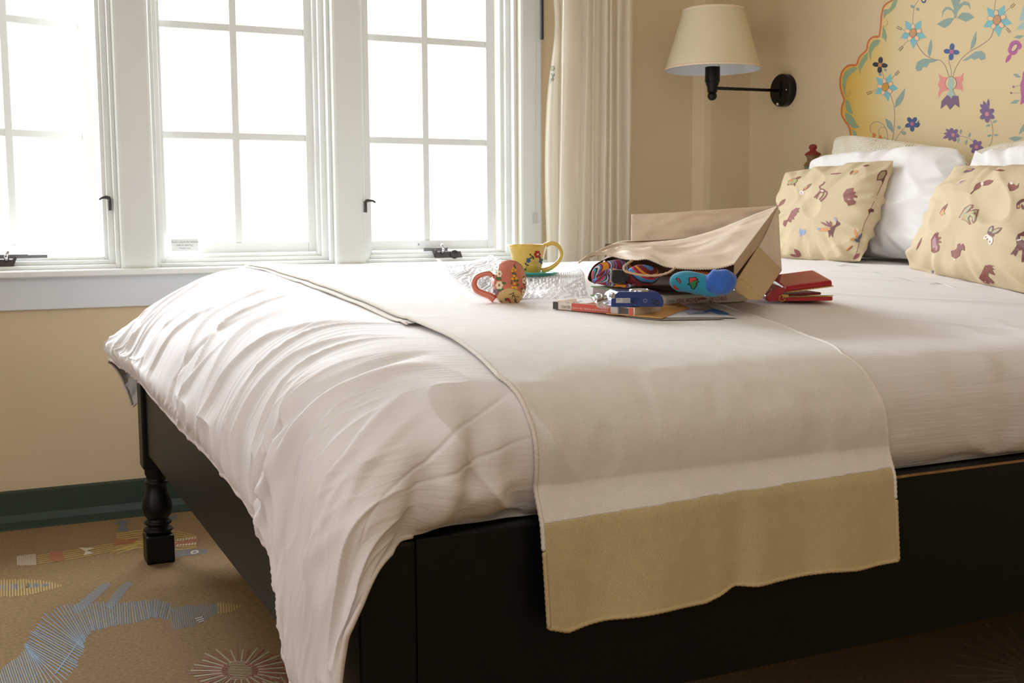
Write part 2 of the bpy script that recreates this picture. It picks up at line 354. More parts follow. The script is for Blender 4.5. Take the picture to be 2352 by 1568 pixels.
# crank operators and sash locks
def crank(x, par, flip=1):
    y = YF-.004; z = SILL+.008
    o = MB(); o.prism([(x, y, z), (x+.095*flip, y, z), (x+.087*flip, y, z+.026), (x+.068*flip, y, z+.027), (x, y, z+.024), (x-.008*flip, y, z+.034), (x-.012*flip, y, z+.028)], (0, -.028, 0))
    c = o.build('crank_operator', METAL, par)
    MB().box((x-.045, y-.010, z+.028), (x+.045, y, z+.040), .001).build('guide_rail', mat('grey_hardware', (120, 118, 122), .5, .3), c)
    MB().tube([(x+.015*flip, y-.026, z+.02), (x+.018*flip, y-.036, z+.035), (x+.010*flip, y-.04, z+.052)], [.008, .006, .004]).build('crank_stub', CHROME, c, smooth=True)
    MB().lathe([(0, .0), (.014, .0), (.016, .004), (.014, .006), (0, .007)], (x+.062*flip, y-.028, z+.016), (0, -1, 0), 16).build('knob_recess', mat('dark_hardware', (50, 42, 42), .5), c, smooth=True)
    return c
c3 = hit(1003, 580, 1, YF-.02); crank(c3.x, w3); c1 = hit(28, 590, 1, YF-.02); crank(c1.x, w1, -1)
x_ = c1.x; MB().box((x_+.0, YF-.012, SILL+.036), (x_+.10, YF-.004, SILL+.046), .001).build('guide_rail', mat('grey_hardware', (120, 118, 122), .5, .3), w1)
for px, py, par, d in ((251, 455, w1, -1), (838, 462, w3, 1)):
    p = hit(px, py, 1, YW-.024 if px > 800 else YF-.01); o = MB(); hh = .038
    o.obox(p+Vector((-.004, -.010, -hh)), Vector((.009, 0, 0)), Vector((0, .012, 0)), Vector((0, 0, hh)), .002)
    o.tube([p+Vector((0, -.006, 0)), p+Vector((d*.012, -.012, .003)), p+Vector((d*.024, -.016, .001)), p+Vector((d*.032, -.018, -.005))], [.006, .0055, .004, .003])
    o.build('sash_lock', METAL, par, auto=True)
# notice on the middle window, reading as in the photo
np_ = hit(393, 549, 1, YF-.012); q = hit(456, 576, 1, YF-.012)
nt = MB().box((np_.x, YF-.012, q.z), (q.x, YF-.0105, np_.z)).build('window_notice', mat('notice_paper', (232, 234, 232), .6))
tag(nt, 'small white paper notice stuck to the bottom rail of the middle window', 'notice')
for i, tx in enumerate(('Please unlock the window', 'before opening.', 'Thank you.')):
    text('lettering', tx, ((np_.x+q.x)/2, YF-.0125, np_.z-.012-.010*i), (1, 0, 0), (0, 0, 1), .0082, '9aa0a0', nt, 'CENTER')
p = hit(958, 557, 1, YF-.0055); q = hit(981, 563.5, 1, YF-.0055)
wl = MB().box((p.x, YF-.0052, q.z), (q.x, YF-.0042, p.z)).build('warning_sticker', mat('sticker_white', (222, 226, 230), .5), w3)
wl2 = MB().prism([(p.x+.003, YF-.0056, q.z+.001), (p.x+.009, YF-.0056, q.z+.001), (p.x+.006, YF-.0056, p.z-.001)], (0, .0003, 0)).build('warning_symbol', flat('6a6e78'), wl)

# ------------------------------------------------------------------ curtain, wand, chain
def curtain():
    r = empty('curtain', (2.1, 3.66, 0)); tag(r, 'cream linen curtain hanging in pleats beside the last window', 'curtain')
    xs = [1283, 1290, 1312, 1330, 1342, 1352, 1362, 1375, 1388, 1395, 1403, 1412, 1420, 1432, 1444, 1449]
    ys = [3.66, 3.63, 3.64, 3.66, 3.62, 3.66, 3.63, 3.67, 3.63, 3.67, 3.63, 3.68, 3.62, 3.655, 3.63, 3.66]
    K = np.array([[hit(x, 300, 1, y).x, y, 0] for x, y in zip(xs, ys)]); t = np.linspace(0, len(K)-1, 260); P = crom(K, t)
    z = np.linspace(.03, 2.5, 60); G = np.zeros((len(t), 60, 3)); G[:, :, 0] = P[:, None, 0]; G[:, :, 1] = P[:, None, 1]; G[:, :, 2] = z
    u = np.linspace(0, 1, len(t))[:, None]; zz = z[None, :]
    G[:, :, 0] += (1-u)*(.035*(zz-1.0)*.6) + .006*vn(u*9, zz*1.2); G[:, :, 1] += .006*vn(u*12+4, zz*1.5)
    uv = np.stack([np.repeat(np.linspace(0, .9, len(t)), 60), np.tile(z, len(t))], 1)
    mk('pleated_panel', G.reshape(-1, 3), gridF(len(t), 60), CURT, r, True, uv)
    # turned-back leading edge with embroidery
    K = np.array([[hit(x, 300, 1, y).x, y, 0] for x, y in zip((1258, 1263, 1272, 1284, 1290), (3.70, 3.675, 3.665, 3.68, 3.65))]); t = np.linspace(0, 4, 60); P = crom(K, t)
    G = np.zeros((60, 60, 3)); G[:, :, 0] = P[:, None, 0]; G[:, :, 1] = P[:, None, 1]; G[:, :, 2] = z
    u = np.linspace(0, 1, 60)[:, None]; G[:, :, 0] += (1-u)*(.03*np.exp(-((zz-1.62)/.18)**2)-.012*np.exp(-((zz-1.1)/.3)**2))
    uv = np.stack([np.repeat(np.linspace(0, .2, 60), 60), np.tile(z, 60)], 1)
    e = mk('leading_edge', G.reshape(-1, 3), gridF(60, 60), CURT, r, True, uv)
    m = Marks(bvh(e), .0008, crop(1200, 0, 7.84))
    for k, a in enumerate(np.linspace(0, 2*PI, 7)[:6]): m.petal(545, 1232, 545+48*math.cos(a), 1232+52*math.sin(a), 30, '6f8f8a')
    m.oval(547, 1232, 18, 24, 0, 'd8c070', 1); m.build('embroidery', r); m = Marks(bvh(e), .0008, crop(1200, 0, 7.84)); m.petal(548, 1400, 525, 1310, 30, '7f9a88'); m.petal(548, 1400, 575, 1320, 30, '7f9a88'); m.oval(547, 1395, 10, 14, 0, '7f9a88'); m.petal(545, 1425, 548, 1370, 20, '7f9a88'); m.oval(540, 1430, 26, 34, .3, '4d6b78'); m.oval(542, 1430, 14, 20, .3, 'd8c070', 1); m.line([(525, 1450), (500, 1500)], 6, '5a7a70')
    m.build('embroidery', r)
curtain()
a = hit(1248, -160, 1, 3.70); b = hit(1245, 91, 1, 3.70)
tag(MB().box((b.x-.006, 3.695, b.z), (b.x+.005, 3.705, 2.45), .001).build('curtain_wand', mat('dark_wand', (62, 62, 72), .35, .4)), 'dark flat draw rod hanging beside the bead chain', 'curtain rod')
def chain():
    r = empty('blind_chain', (1.9, 3.73, 1)); tag(r, 'white bead chain loop hanging on the strip of wall left of the curtain', 'blind chain')
    A = hit(1233, 20, 1, 3.735).x; B = hit(1243, 20, 1, 3.735).x; zb = hit(1240, 512, 1, 3.735).z; pts = []
    z = 2.4
    A2 = hit(1230, 480, 1, 3.735).x; B2 = hit(1242, 480, 1, 3.735).x
    n = 260
    for i in range(n):
        f = i/n; zz = 2.4-(2.4-zb-.02)*f; pts += [(A+(A2-A)*f, 3.735, zz), (B+(B2-B)*f, 3.735, zz)]
    for i in range(9): t = PI+PI*i/8; pts.append(((A2+B2)/2+(B2-A2)/2*math.cos(t), 3.735, zb+.02+.02*math.sin(t)))
    o = MB()
    for p in pts:
        x, y, z = p; q = .0022; o.add([(x-q, y, z), (x+q, y, z), (x, y-q, z), (x, y+q, z), (x, y, z-q), (x, y, z+q)], [(0, 2, 5), (2, 1, 5), (1, 3, 5), (3, 0, 5), (2, 0, 4), (1, 2, 4), (3, 1, 4), (0, 3, 4)])
    o.build('beads', mat('chain_bead', (205, 205, 200), .3), r)['kind'] = 'stuff'
    c = hit(1229, 500, 1, 3.74); MB().box((c.x-.010, 3.738, c.z-.022), (c.x+.010, 3.752, c.z+.022), .006).build('chain_tensioner', glassy('clear_plastic', gl=.25, diff=.15), r)
chain()

# ================================================================== BED
XF = .384; YNR = 1.233; YFR = 3.215; XHB = 2.70; RZ0, RZ1 = .305, .549
bed = empty('bed', (XF, YNR, 0)); tag(bed, 'black lacquered wooden bed frame with turned legs under white bedding', 'bed')
MB().box((XF+.07, YNR, RZ0), (XHB, YNR+.042, RZ1), .0015).build('side_rail', BLACK, bed)
MB().box((XF+.07, YFR-.042, RZ0), (XHB, YFR, RZ1), .003).build('side_rail', BLACK, bed)
MB().box((XF+.012, YNR+.03, RZ0), (XF+.05, YFR-.03, RZ1+.01), .003).build('footboard', BLACK, bed)
wr = MB(); 
for i in range(36):
    x0 = XF+.62+i*.052; wr.box((x0, YNR-.0006, RZ1-.0022-.0006*abs(math.sin(i*1.7))), (x0+.052, YNR+.003, RZ1+.0004))
wr.build('worn_edge', mat('worn_bare_wood', (150, 115, 62), .7, mottle=.3, scale=60), bed)
def post(yc, flat_side):
    w_ = .074; x0 = XF; y0 = yc-w_/2
    p = MB().box((x0, y0, .262), (x0+w_-.004, y0+w_, RZ1+.0), .006).build('corner_post', BLACK, bed)
    cx, cy = x0+w_/2, yc
    prof = [(.030, .262), (.030, .245), (.027, .238), (.0255, .232), (.0255, .228), (.031, .225), (.033, .2215), (.031, .218), (.0265, .215), (.0265, .205), (.030, .192), (.036, .175), (.0395, .158), (.0395, .145), (.036, .131), (.029, .122), (.027, .118),
            (.034, .113), (.037, .109), (.034, .105), (.028, .101), (.028, .098), (.037, .093), (.040, .089), (.037, .085), (.032, .080), (.031, .076), (0, .076)]
    MB().lathe(prof, (cx, cy, 0), n=32).build('turned_leg', BLACK, p, smooth=True)
    MB().box((x0, y0, .001), (x0+w_, y0+w_, .078), .005).build('foot_block', BLACK, p)
post(YFR-.037, 0); post(YNR+.037, 0)
for y in (YNR+.04, YFR-.04):
    q = MB().box((XHB-.04, y-.04, .0), (XHB+.035, y+.04, .80), .004).build('head_post', mat('faded_green_paint', (112, 122, 92), .6, mottle=.15, scale=30), bed)
# far head post is turned and painted; its finial shows above the pillows
pc = hit(1867, 350, 0, XHB); YP = pc.y; zz = lambda y: hit(1867, y, 0, XHB).z
for o in [o for o in bpy.data.objects if o.name.startswith('head_post')]: pass
def finial(yc):
    k = .0016
    R = lambda px: px*k
    MB().lathe([(R(17), .78), (R(17), zz(388)), (R(18), zz(384)), (R(14), zz(381))], (XHB, yc, 0), n=28).build('painted_collar', mat('faded_green_paint', (112, 122, 92), .6), bed, smooth=True)
    MB().lathe([(R(14), zz(384)), (R(19), zz(380)), (R(17), zz(375)), (R(12), zz(370)), (R(12), zz(364)), (R(15), zz(358)), (R(16), zz(356))], (XHB, yc, 0), n=28).build('painted_ring', mat('brown_paint', (122, 98, 62), .6), bed, smooth=True)
    MB().lathe([(R(16), zz(357)), (R(18), zz(355)), (R(15), zz(351)), (R(8), zz(347)), (R(6), zz(344)), (R(8), zz(342)), (R(9), zz(338)), (R(8), zz(334)), (R(4), zz(331.5)), (0, zz(331))], (XHB, yc, 0), n=28).build('finial', mat('dark_red_paint', (135, 36, 34), .5), bed, smooth=True)
finial(YP); finial(2*2.224-YP)
MB().box((XHB-.02, YNR+.04, .3), (XHB+.015, YFR-.04, .80), .004).build('headboard_panel', mat('faded_green_paint', (112, 122, 92), .6), bed)

# ---- mattress block hidden under the bedding
tag(MB().box((XF+.13, YNR+.10, .40), (XHB-.03, YFR-.10, .66), .03).build('mattress', PILW), 'thick white mattress hidden under the duvet on the bed frame', 'mattress')
# ---- duvet surface net : rows i from the foot hem to the head, columns j from the near tuck to the far hem
XI = [None]*5+[.62, .90, 1.30, 1.80, 2.30, 2.72]
def crown(X, Y):
    if X < .7: return 0
    k = min(1, (X-.7)/1.3); return -.085*k*max(0, 2.4-Y)**2*.55
def toprow(X):
    r = [(X, 1.266, .551), (X, 1.232, .592), (X, 1.222, .668), (X, 1.268, .722), (X, 1.42, .752), (X, 1.65, .762), (X, 1.95, .774), (X, 2.4, .790), (X, 2.8, .800), (X, 3.05, .795), (X, 3.22, .755), (X, 3.262, .66), (X, 3.255, .54)]
    out = []
    for (x, y, z) in r:
        if y > 1.3 and y < 3.3: z += crown(x, y)
        if X < .7 and 2.0 < y < 3.2 and z > .7: z += .004
        out.append((x, y, z))
    return out
def hz(y): return float(np.interp(y, [1.6, 1.75, 1.95, 2.1, 2.5, 2.8, 3.05, 3.3], [.495, .508, .522, .534, .520, .538, .538, .54]))
P0 = [(.346, 1.190, .300), (.342, 1.255, .312), (.340, 1.35, .328), (.342, 1.430, .352), (.346, 1.485, .452)]
P1 = [(.348, 1.195, .395), (.342, 1.240, .405), (.334, 1.32, .425), (.336, 1.395, .455), (.342, 1.480, .530)]
P2 = [(.358, 1.182, .478), (.344, 1.192, .515), (.336, 1.27, .525), (.338, 1.355, .560), (.342, 1.460, .612)]
P3 = [(.392, 1.190, .542), (.372, 1.172, .588), (.360, 1.225, .632), (.366, 1.310, .672), (.378, 1.440, .702)]
P4 = [(.470, 1.240, .556), (.466, 1.200, .600), (.462, 1.205, .672), (.468, 1.285, .722), (.474, 1.430, .748)]
for y in (1.65, 1.95, 2.4, 2.8, 3.05):
    z = hz(y); f = (y-1.65)/1.4
    P0.append((.346, y, z)); P1.append((.334-.008*f, y, z+.045)); P2.append((.340+.002*f, y, .622-.02*f)); P3.append((.388, y, .705-.03*f)); P4.append((.480, y, .758-.012*f))
P0 += [(.318, 3.255, .552), (.352, 3.30, .50), (.380, 3.29, .415)]
P1 += [(.312, 3.26, .585), (.36, 3.31, .53), (.41, 3.29, .44)]
P2 += [(.330, 3.235, .622), (.40, 3.30, .56), (.45, 3.28, .47)]
P3 += [(.385, 3.21, .660), (.46, 3.275, .60), (.50, 3.27, .50)]
P4 += [(.480, 3.20, .712), (.54, 3.265, .63), (.56, 3.26, .52)]
NET = np.array([P0, P1, P2, P3, P4]+[toprow(x) for x in XI[5:]])
def surf(ti, tj): return crom(np.swapaxes(crom(NET, ti), 0, 1), tj).swapaxes(0, 1)
def iof(X):
    t = np.linspace(5, 10, 400); xs = crom(np.array(XI[5:]), t-5); return np.interp(X, xs, t)
ti = np.concatenate([np.linspace(0, 5, 330)[:-1], np.linspace(5, 10, 190)]); tj = np.concatenate([np.linspace(0, 4, 190)[:-1], np.linspace(4, 10, 440)[:-1], np.linspace(10, 12, 40)])
def wrinkle(I, J, G):
    Y = G[..., 1]; X = G[..., 0]; Z = G[..., 2]
    foot = 1-ss(3.6, 5.6, I+np.clip(5-J, 0, 1.4)); hem = np.exp(-I*1.7)
    jw = J+.16*vn(I*.8, J*.6)+.10*(I-1)*ss(8, 2, J)
    a = jw*2.1; rid = 1-np.abs(vn(a*2.0, I*.28+3)); rid2 = 1-np.abs(vn(a*5.2+9, I*.5)); fine = vn(a*17, I*1.1)
    k = ss(2.2, 3.8, J)
    d = foot*(ss(.0, 1.2, I)*.5+.5)*((rid**5)*.008+(rid2**4)*.0014+.0030*vn(a*1.2, I*.5+7))*(.35+.65*k)
    Jm = np.interp(J, tj, SVJ); d -= foot*.003
    d += ss(.0, .22, I)*hem*(.0034*fine+.0030*vn(a*9, I*.7))*np.clip(1-ss(10.3, 11, J)*.5, 0, 1)
    # corner folds running up from the hanging corner
    c = (1-ss(2.6, 4.0, I))*(1-ss(4.0, 5.2, J)); q = (J-.32*I)*1.5; d += c*((1-np.abs(vn(q*1.4+2, I*.35)))**4*.011+0)*ss(.0, .8, I+.3)
    for pts, amp, wd in FOLDS:
        best = np.full(I.shape, 9.); tb_ = np.zeros(I.shape); n_ = len(pts)-1
        for q_ in range(n_):
            (i0, j0), (i1, j1) = pts[q_], pts[q_+1]; x0, y0 = i0*.09, np.interp(j0, tj, SVJ); x1, y1 = i1*.09, np.interp(j1, tj, SVJ); dx, dy = x1-x0, y1-y0
            t_ = np.clip(((I*.09-x0)*dx+(Jm-y0)*dy)/(dx*dx+dy*dy), 0, 1); r_ = np.hypot(I*.09-x0-t_*dx, Jm-y0-t_*dy); m_ = r_ < best; best = np.where(m_, r_, best); tb_ = np.where(m_, (q_+t_)/n_, tb_)
        d += amp*np.exp(-(best/wd)**2)*np.sin(PI*np.clip(tb_*.93+.05, 0, 1))**.6
    # near side between corner and throw, and beyond the throw
    side = (1-ss(2.6, 3.6, J))*ss(3.4, 4.6, I); s1 = (1-np.abs(vn(X*9+J*.5, J*.55+5)))**3
    d += side*np.where(X < .75, .010, .008)*s1*ss(0, .5, J) + side*.004*vn(X*30, J*1.2)*ss(0, .4, J)
    # shallow creases over the shoulder and the top
    top = ss(3.0, 4.2, J)*ss(5.5, 7.2, I); d += top*(.0022*vn(X*6+Y*3, Y*5)+.0020*(1-np.abs(vn((X+Y*1.4)*5, (Y-X)*1.6)))**4)
    sh = np.exp(-((J-3.6)/.9)**2)*ss(6.2, 7.5, I); d += sh*.006*(1-np.abs(vn(X*7-Y*3, Y*2.2)))**3
    xl_ = np.interp(J, [1, 3, 5, 7, 10.6], [.60, .58, .605, .635, .68]); m_ = ss(.0, .10, X-xl_)*(1-ss(1.30, 1.40, X)); d = d*(1-m_)+np.clip(d, -.001, .001)*m_*(I > 4.6)+d*m_*(I <= 4.6)
    return d
SVJ = np.cumsum(np.r_[0, np.linalg.norm(np.diff(surf(np.array([2.5]), tj), axis=1)[0], axis=1)])
FOLDS = [([(-.3, 4.9), (1.0, 4.5), (2.0, 4.1), (2.9, 3.8), (3.6, 3.7), (4.4, 3.8)], -.013, .011), ([(-.2, 4.65), (1.0, 4.2), (2.0, 3.8), (2.9, 3.5), (3.6, 3.45), (4.3, 3.5)], .012, .013),
 ([(.3, 1.61), (1.9, 1.63), (2.5, 1.8), (3.2, 2.2), (3.9, 2.9)], .007, .007), ([(.2, 2.3), (1.5, 2.4), (2.5, 2.6), (3.5, 3.1)], .006, .006), ([(.8, 1.15), (2.0, 1.2), (3.0, 1.6), (4.0, 2.5)], .006, .008), ([(.3, 2.9), (1.5, 3.0), (2.8, 3.1)], .005, .006), ([(.2, 3.5), (1.2, 3.4), (2.4, 3.2)], -.006, .007),
 ([(3.9, 1.7), (3.8, .9), (3.5, .0)], -.013, .014), ([(4.25, 2.1), (4.15, 1.2), (3.95, .1)], .012, .014), ([(4.5, 2.4), (4.42, 1.5), (4.3, .8)], -.009, .012), ([(4.62, 2.0), (4.6, 1.2), (4.55, .2)], .007, .011), ([(4.85, 1.0), (4.84, .0)], -.008, .010), ([(4.1, 1.3), (4.4, 1.0), (4.8, 1.3)], .005, .009),
 ([(2.84, .78), (3.94, 1.69), (4.48, 2.31), (4.9, 2.8)], -.0022, .0022), ([(3.75, 1.3), (4.45, 1.59), (4.9, 1.9)], -.0020, .0022), ([(1.0, 2.0), (2.2, 1.7), (2.9, 1.2)], .004, .010),
 ([(.3, 5.2), (1.8, 5.15), (3.4, 4.95), (4.4, 4.6)], .007, .010), ([(.2, 5.5), (1.6, 5.45), (3.0, 5.3)], -.005, .009), ([(.3, 5.95), (2.0, 5.9), (3.6, 5.75), (4.6, 5.3)], .008, .012), ([(.2, 6.4), (1.8, 6.45), (3.3, 6.3)], .006, .009), ([(.3, 6.7), (2.0, 6.75), (4.2, 6.5)], -.006, .012),
 ([(.2, 7.3), (1.9, 7.4), (3.6, 7.3), (4.6, 6.9)], .008, .012), ([(.2, 7.75), (2.2, 7.8), (3.8, 7.6)], -.006, .010), ([(.2, 8.2), (2.0, 8.3), (4.0, 8.2)], .007, .010), ([(.2, 8.8), (2.4, 8.9), (4.2, 8.6)], .007, .011), ([(.2, 9.4), (2.0, 9.4), (4.0, 9.2)], .006, .010), ([(.2, 9.8), (1.8, 9.85), (3.2, 9.8)], -.006, .010)]
G = surf(ti, tj); II, JJ = np.meshgrid(ti, tj, indexing='ij'); N = normals(G)
if N[400, 400, 2] < 0: N = -N
D = wrinkle(II, JJ, G); G = G+N*D[..., None]
# keep the cloth outside the timber
jn = (JJ < 1.2) & (II > 4.2); G[..., 2] = np.where(jn, np.maximum(G[..., 2], .5515), G[..., 2])
su = np.cumsum(np.r_[0, np.linalg.norm(np.diff(surf(ti, np.array([7.])), axis=0)[:, 0], axis=1)]); sv = np.cumsum(np.r_[0, np.linalg.norm(np.diff(surf(np.array([6.]), tj), axis=1)[0], axis=1)])
UVd = np.stack([np.tile(sv, len(ti)), np.repeat(su, len(tj))], 1)
dv = empty('duvet', (.6, 2.2, .8)); tag(dv, 'puffy white cotton duvet spilling over the foot corner of the bed', 'duvet')
nv = len(tj)
mk('cover', G.reshape(-1, 3), gridF(len(ti), nv), DUVET, dv, True, UVd)
hemp = [tuple(p) for p in G[0, ::3]+N[0, ::3]*-.001]; PIPE = mat('white_piping', (228, 220, 215), .85, bump=('noise', 300, .3))
MB().tube(hemp, .0042, 6).build('piping', PIPE, dv, smooth=True)
side = [tuple(p) for p in G[:250:3, 0]]; MB().tube(side, .0038, 6).build('piping', PIPE, dv, smooth=True)
side = [tuple(p) for p in G[:250:3, -1]]; MB().tube(side, .0038, 6).build('piping', PIPE, dv, smooth=True)
# seams: sewn rows of small openings across the head end
def dz(X, Y):
    i = np.argmin(np.abs(ti-iof(X))); j = np.argmin(np.abs(G[i, :, 1][nv//5:nv*9//10]-Y))+nv//5; return G[i, j, 2]
# ---- the throw
def throw():
    r = empty('throw_blanket', (.9, 2.0, .8)); tag(r, 'cream woven throw with a tan border laid across the bed over the duvet', 'throw')
    nq = 360; npx = 150
    # path in J from the far side to the near tuck, then free fall outside the rail
    Jq = np.concatenate([np.linspace(10.6, 1.15, 250), np.full(110, 1.15)]); f = np.concatenate([np.zeros(250), np.linspace(0, 1, 111)[1:]])
    yq = crom(NET[6, :, 1], Jq)
    xl = np.interp(Jq, [1.1, 2, 3, 4, 5, 6, 7, 9, 10.6], [.606, .598, .578, .59, .605, .625, .635, .655, .68]); xl = xl+.006*f
    xr = np.interp(Jq, [1.1, 2, 3, 4, 5, 6, 8, 10.6], [1.168, 1.145, 1.118, 1.165, 1.23, 1.28, 1.31, 1.32]); xr = xr+.012*f
    u = np.linspace(0, 1, npx); X = xl[:, None]+(xr-xl)[:, None]*u[None, :]
    t = np.linspace(5, 10, 400); xs = crom(np.array(XI[5:]), t-5); I = np.interp(X, xs, t); t3 = np.linspace(4, 5.2, 200)
    # columns: evaluate the surface per (I,J)
    out = np.zeros((nq, npx, 3))
    ext = np.array([[(.470+(.62-.470)*0) for _ in range(1)]])
    for k in range(nq):
        R = crom(np.swapaxes(NET, 0, 1), np.array([Jq[k]]))[0]     # 11 x 3 row at this J
        tt = np.linspace(3.6, 10, 700); RR = crom(R, tt); x_ = RR[:, 0]
        o = np.argsort(x_); Ik = np.interp(X[k], x_[o], tt[o]); out[k] = crom(R, Ik); I[k] = Ik
    JJ_ = np.repeat(Jq[:, None], npx, 1); N_ = normals(out)
    N_[250:] = N_[249][None]
    if N_[100, 50, 2] < 0: N_ = -N_
    d = wrinkle(I, JJ_, out)
    out = out+N_*(d+.0065)[..., None]
    # quilting ripples and gentle swells on top
    top = ss(3.2, 4.2, JJ_); out += N_*((.0020*(vn(out[..., 0]*14+out[..., 1]*3, out[..., 1]*8)+1))*top*ss(.8, .62, out[..., 0]+.0)+.0018*(vn(out[..., 0]*7, out[..., 1]*5)+1)*top*.5)[..., None]
    # drop: z falls from the tuck height; the hem height varies
    hx = [.60, .64, .70, .78, .85, .90, .93, .99, 1.05, 1.10, 1.15, 1.18]; hzv = [.432, .418, .424, .424, .421, .436, .434, .436, .437, .432, .4325, .434]
    for k in range(250, nq):
        ff = f[k]; b = out[249].copy(); xx = X[k]; zend = np.interp(xx, hx, hzv)
        zz = b[:, 2]*(1-ff)+zend*ff; wv = .0045*np.sin(xx*38+1)+.004*vn(xx*22, np.full(npx, 3.))
        yy = b[:, 1]*(1-ss(0, .3, ff))+(1.2095-.004*ff)*ss(0, .3, ff)+wv*ff+.012*np.exp(-((xx-.90)/.02)**2)*ff
        out[k] = np.stack([xx, yy, zz], 1)
    arc = np.cumsum(np.r_[0, np.linalg.norm(np.diff(out[:, 75], axis=0), axis=1)])
    uv = np.stack([(X-.6).ravel(), np.repeat(arc, npx)], 1)
    F = gridF(nq, npx); qz = out.reshape(-1, 3)[F[:, 0]]; zb = np.interp(qz[:, 0], [.6, .75, .9, 1.18], [.556, .560, .564, .570])
    rows = F[:, 0]//npx; mid = ((qz[:, 2] < zb) & (rows > 150)).astype(int)
    # two skins: top and underside, joined at the rim by the edging
    V = out.reshape(-1, 3); body = mk('woven_cloth', V, F[mid == 0], THROW, r, True, uv); brd = mk('woven_border', V, F[mid == 1], BAND, r, True, uv)
    for o in (body, brd):
        s_ = o.modifiers.new('thickness', 'SOLIDIFY'); s_.thickness = .0035; s_.offset = 1
    E = mat('throw_edging', (236, 230, 220), .9, bump=('noise', 400, .4)); Eb = mat('border_edging', (206, 184, 140), .9, bump=('noise', 400, .6))
    def edge(pts, m):
        # beaded overlock stitches
        P = np.array(pts); L = np.r_[0, np.cumsum(np.linalg.norm(np.diff(P, axis=0), axis=1))]; n = int(L[-1]/.0035); s_ = np.linspace(0, L[-1], n); Q = np.stack([np.interp(s_, L, P[:, c]) for c in range(3)], 1)
        MB().tube([tuple(q_) for q_ in Q], [.0026+.0008*(i % 2) for i in range(n)], 6).build('edging', m, r, smooth=True)
    edge(out[:300, 0]-N_[:300, 0]*.001, E); edge(out[:300, -1]-N_[:300, -1]*.001, E); edge(out[300:, 0], Eb); edge(out[300:, -1], Eb); edge(out[-1], Eb)
    # second, folded-under layer showing along the foot edge on top
    K = slice(8, 150); e = out[K, 0]; in_ = out[K, 14]; dirv = e-in_; dirv /= np.linalg.norm(dirv, axis=1, keepdims=True)
    off = .012+.006*vn(np.arange(142)/22., np.zeros(142)); lay = e+dirv*off[:, None]-N_[K, 0]*.006
    Vv = np.concatenate([lay, out[K, 6]-N_[K, 6]*.005]); n_ = 142; Fq = [(i, i+1, n_+i+1, n_+i) for i in range(n_-1)]
    mk('folded_layer', Vv, Fq, THROW, r, True, np.stack([Vv[:, 0], Vv[:, 1]], 1))
    MB().tube([tuple(q_) for q_ in lay[::1]], .0024, 6).build('edging', E, r, smooth=True)
    return body, out
tb, TG = throw()
exec_top = [bvh(o) for o in (bpy.data.objects['cover'], tb)]
def ztop(x, y):
    z = 0
    for b in exec_top:
        h, *_ = b.ray_cast(Vector((x, y, 1.5)), Vector((0, 0, -1)))
        if h: z = max(z, h.z)
    return z
# ---- pillows and cushions
def pillow(name, c, th, m, label, cat, group=None, seed=0, bow=.05, wr=.004, pinch=.35, uvs=1, rnd=.12):
    """c = corners bottom-left, bottom-right, top-right, top-left of the middle plane"""
    BL, BR, TR, TL = [np.array(tuple(v)) for v in c]; n = 110; nrm = np.cross(BR-BL, TL-BL); nrm /= np.linalg.norm(nrm)
    if nrm.dot(np.array(tuple(CAM))-BL) < 0: nrm = -nrm
    u = np.sin(np.linspace(-PI/2, PI/2, n))[:, None]*np.ones((1, n)); v = u.T.copy()
    V = []; F = []
    for sgn in (1, -1):
        ur = u*np.sqrt(1-rnd*v**4); vr = v*np.sqrt(1-rnd*u**4); su_ = ur*(1-bow*(1-v*v)*np.abs(u)**2); sv_ = vr*(1-bow*(1-u*u)*np.abs(v)**2)
        a = (su_+1)/2; b = (sv_+1)/2
        P = (BL*(1-a[..., None])*(1-b[..., None])+BR*a[..., None]*(1-b[..., None])+TR*a[..., None]*b[..., None]+TL*(1-a[..., None])*b[..., None])
        hgt = (np.clip(1-np.abs(u)**2.6, 0, 1)**.55)*(np.clip(1-np.abs(v)**2.6, 0, 1)**.55)
        edge = 1-np.minimum(1-np.abs(u), 1-np.abs(v))
        ang = np.arctan2(v, u); w_ = wr*(vn(ang*9+seed, edge*2.2)*edge**3*1.6+vn(u*3+seed, v*3)*.9+.8*(1-np.abs(vn(u*2.2+v+seed, v*1.6-u*.8)))**5)
        w_ = w_*np.clip(hgt*4, 0, 1)
        P = P+nrm*(sgn*(th/2*hgt+w_))[..., None]
        k = len(V)*n*n; V.append(P.reshape(-1, 3)); f = gridF(n, n)+k; F.append(f if sgn > 0 else f[:, ::-1])
    V = np.concatenate(V); F = np.concatenate(F); W = np.linalg.norm(BR-BL); H = np.linalg.norm(TL-BL)
    uv = np.stack([np.tile(((u+1)/2*W).ravel(), 2), np.tile(((v+1)/2*H).ravel(), 2)], 1)
    lo = V[:, 2].min(); r = empty(name, tuple(Vector(c[0])*.5+Vector(c[1])*.5)); tag(r, label, cat, group)
    o = mk('pillow_cover', V, F, m, r, True, uv)
    bm = bmesh.new(); bm.from_mesh(o.data); bmesh.ops.remove_doubles(bm, verts=bm.verts, dist=.0001); bm.to_mesh(o.data); bm.free()
    return r, o
def X_(px, py, X): return hit(px, py, 0, X)
pillow('cream_pillow', (X_(1925, 575, 2.56), X_(2215, 600, 2.56), X_(2240, 345, 2.635), X_(1903, 298, 2.635)), .12, PILC, 'cream matelasse pillow at the back, closest to the wall lamp', 'pillow', seed=1, wr=.006, bow=.03, rnd=.22)
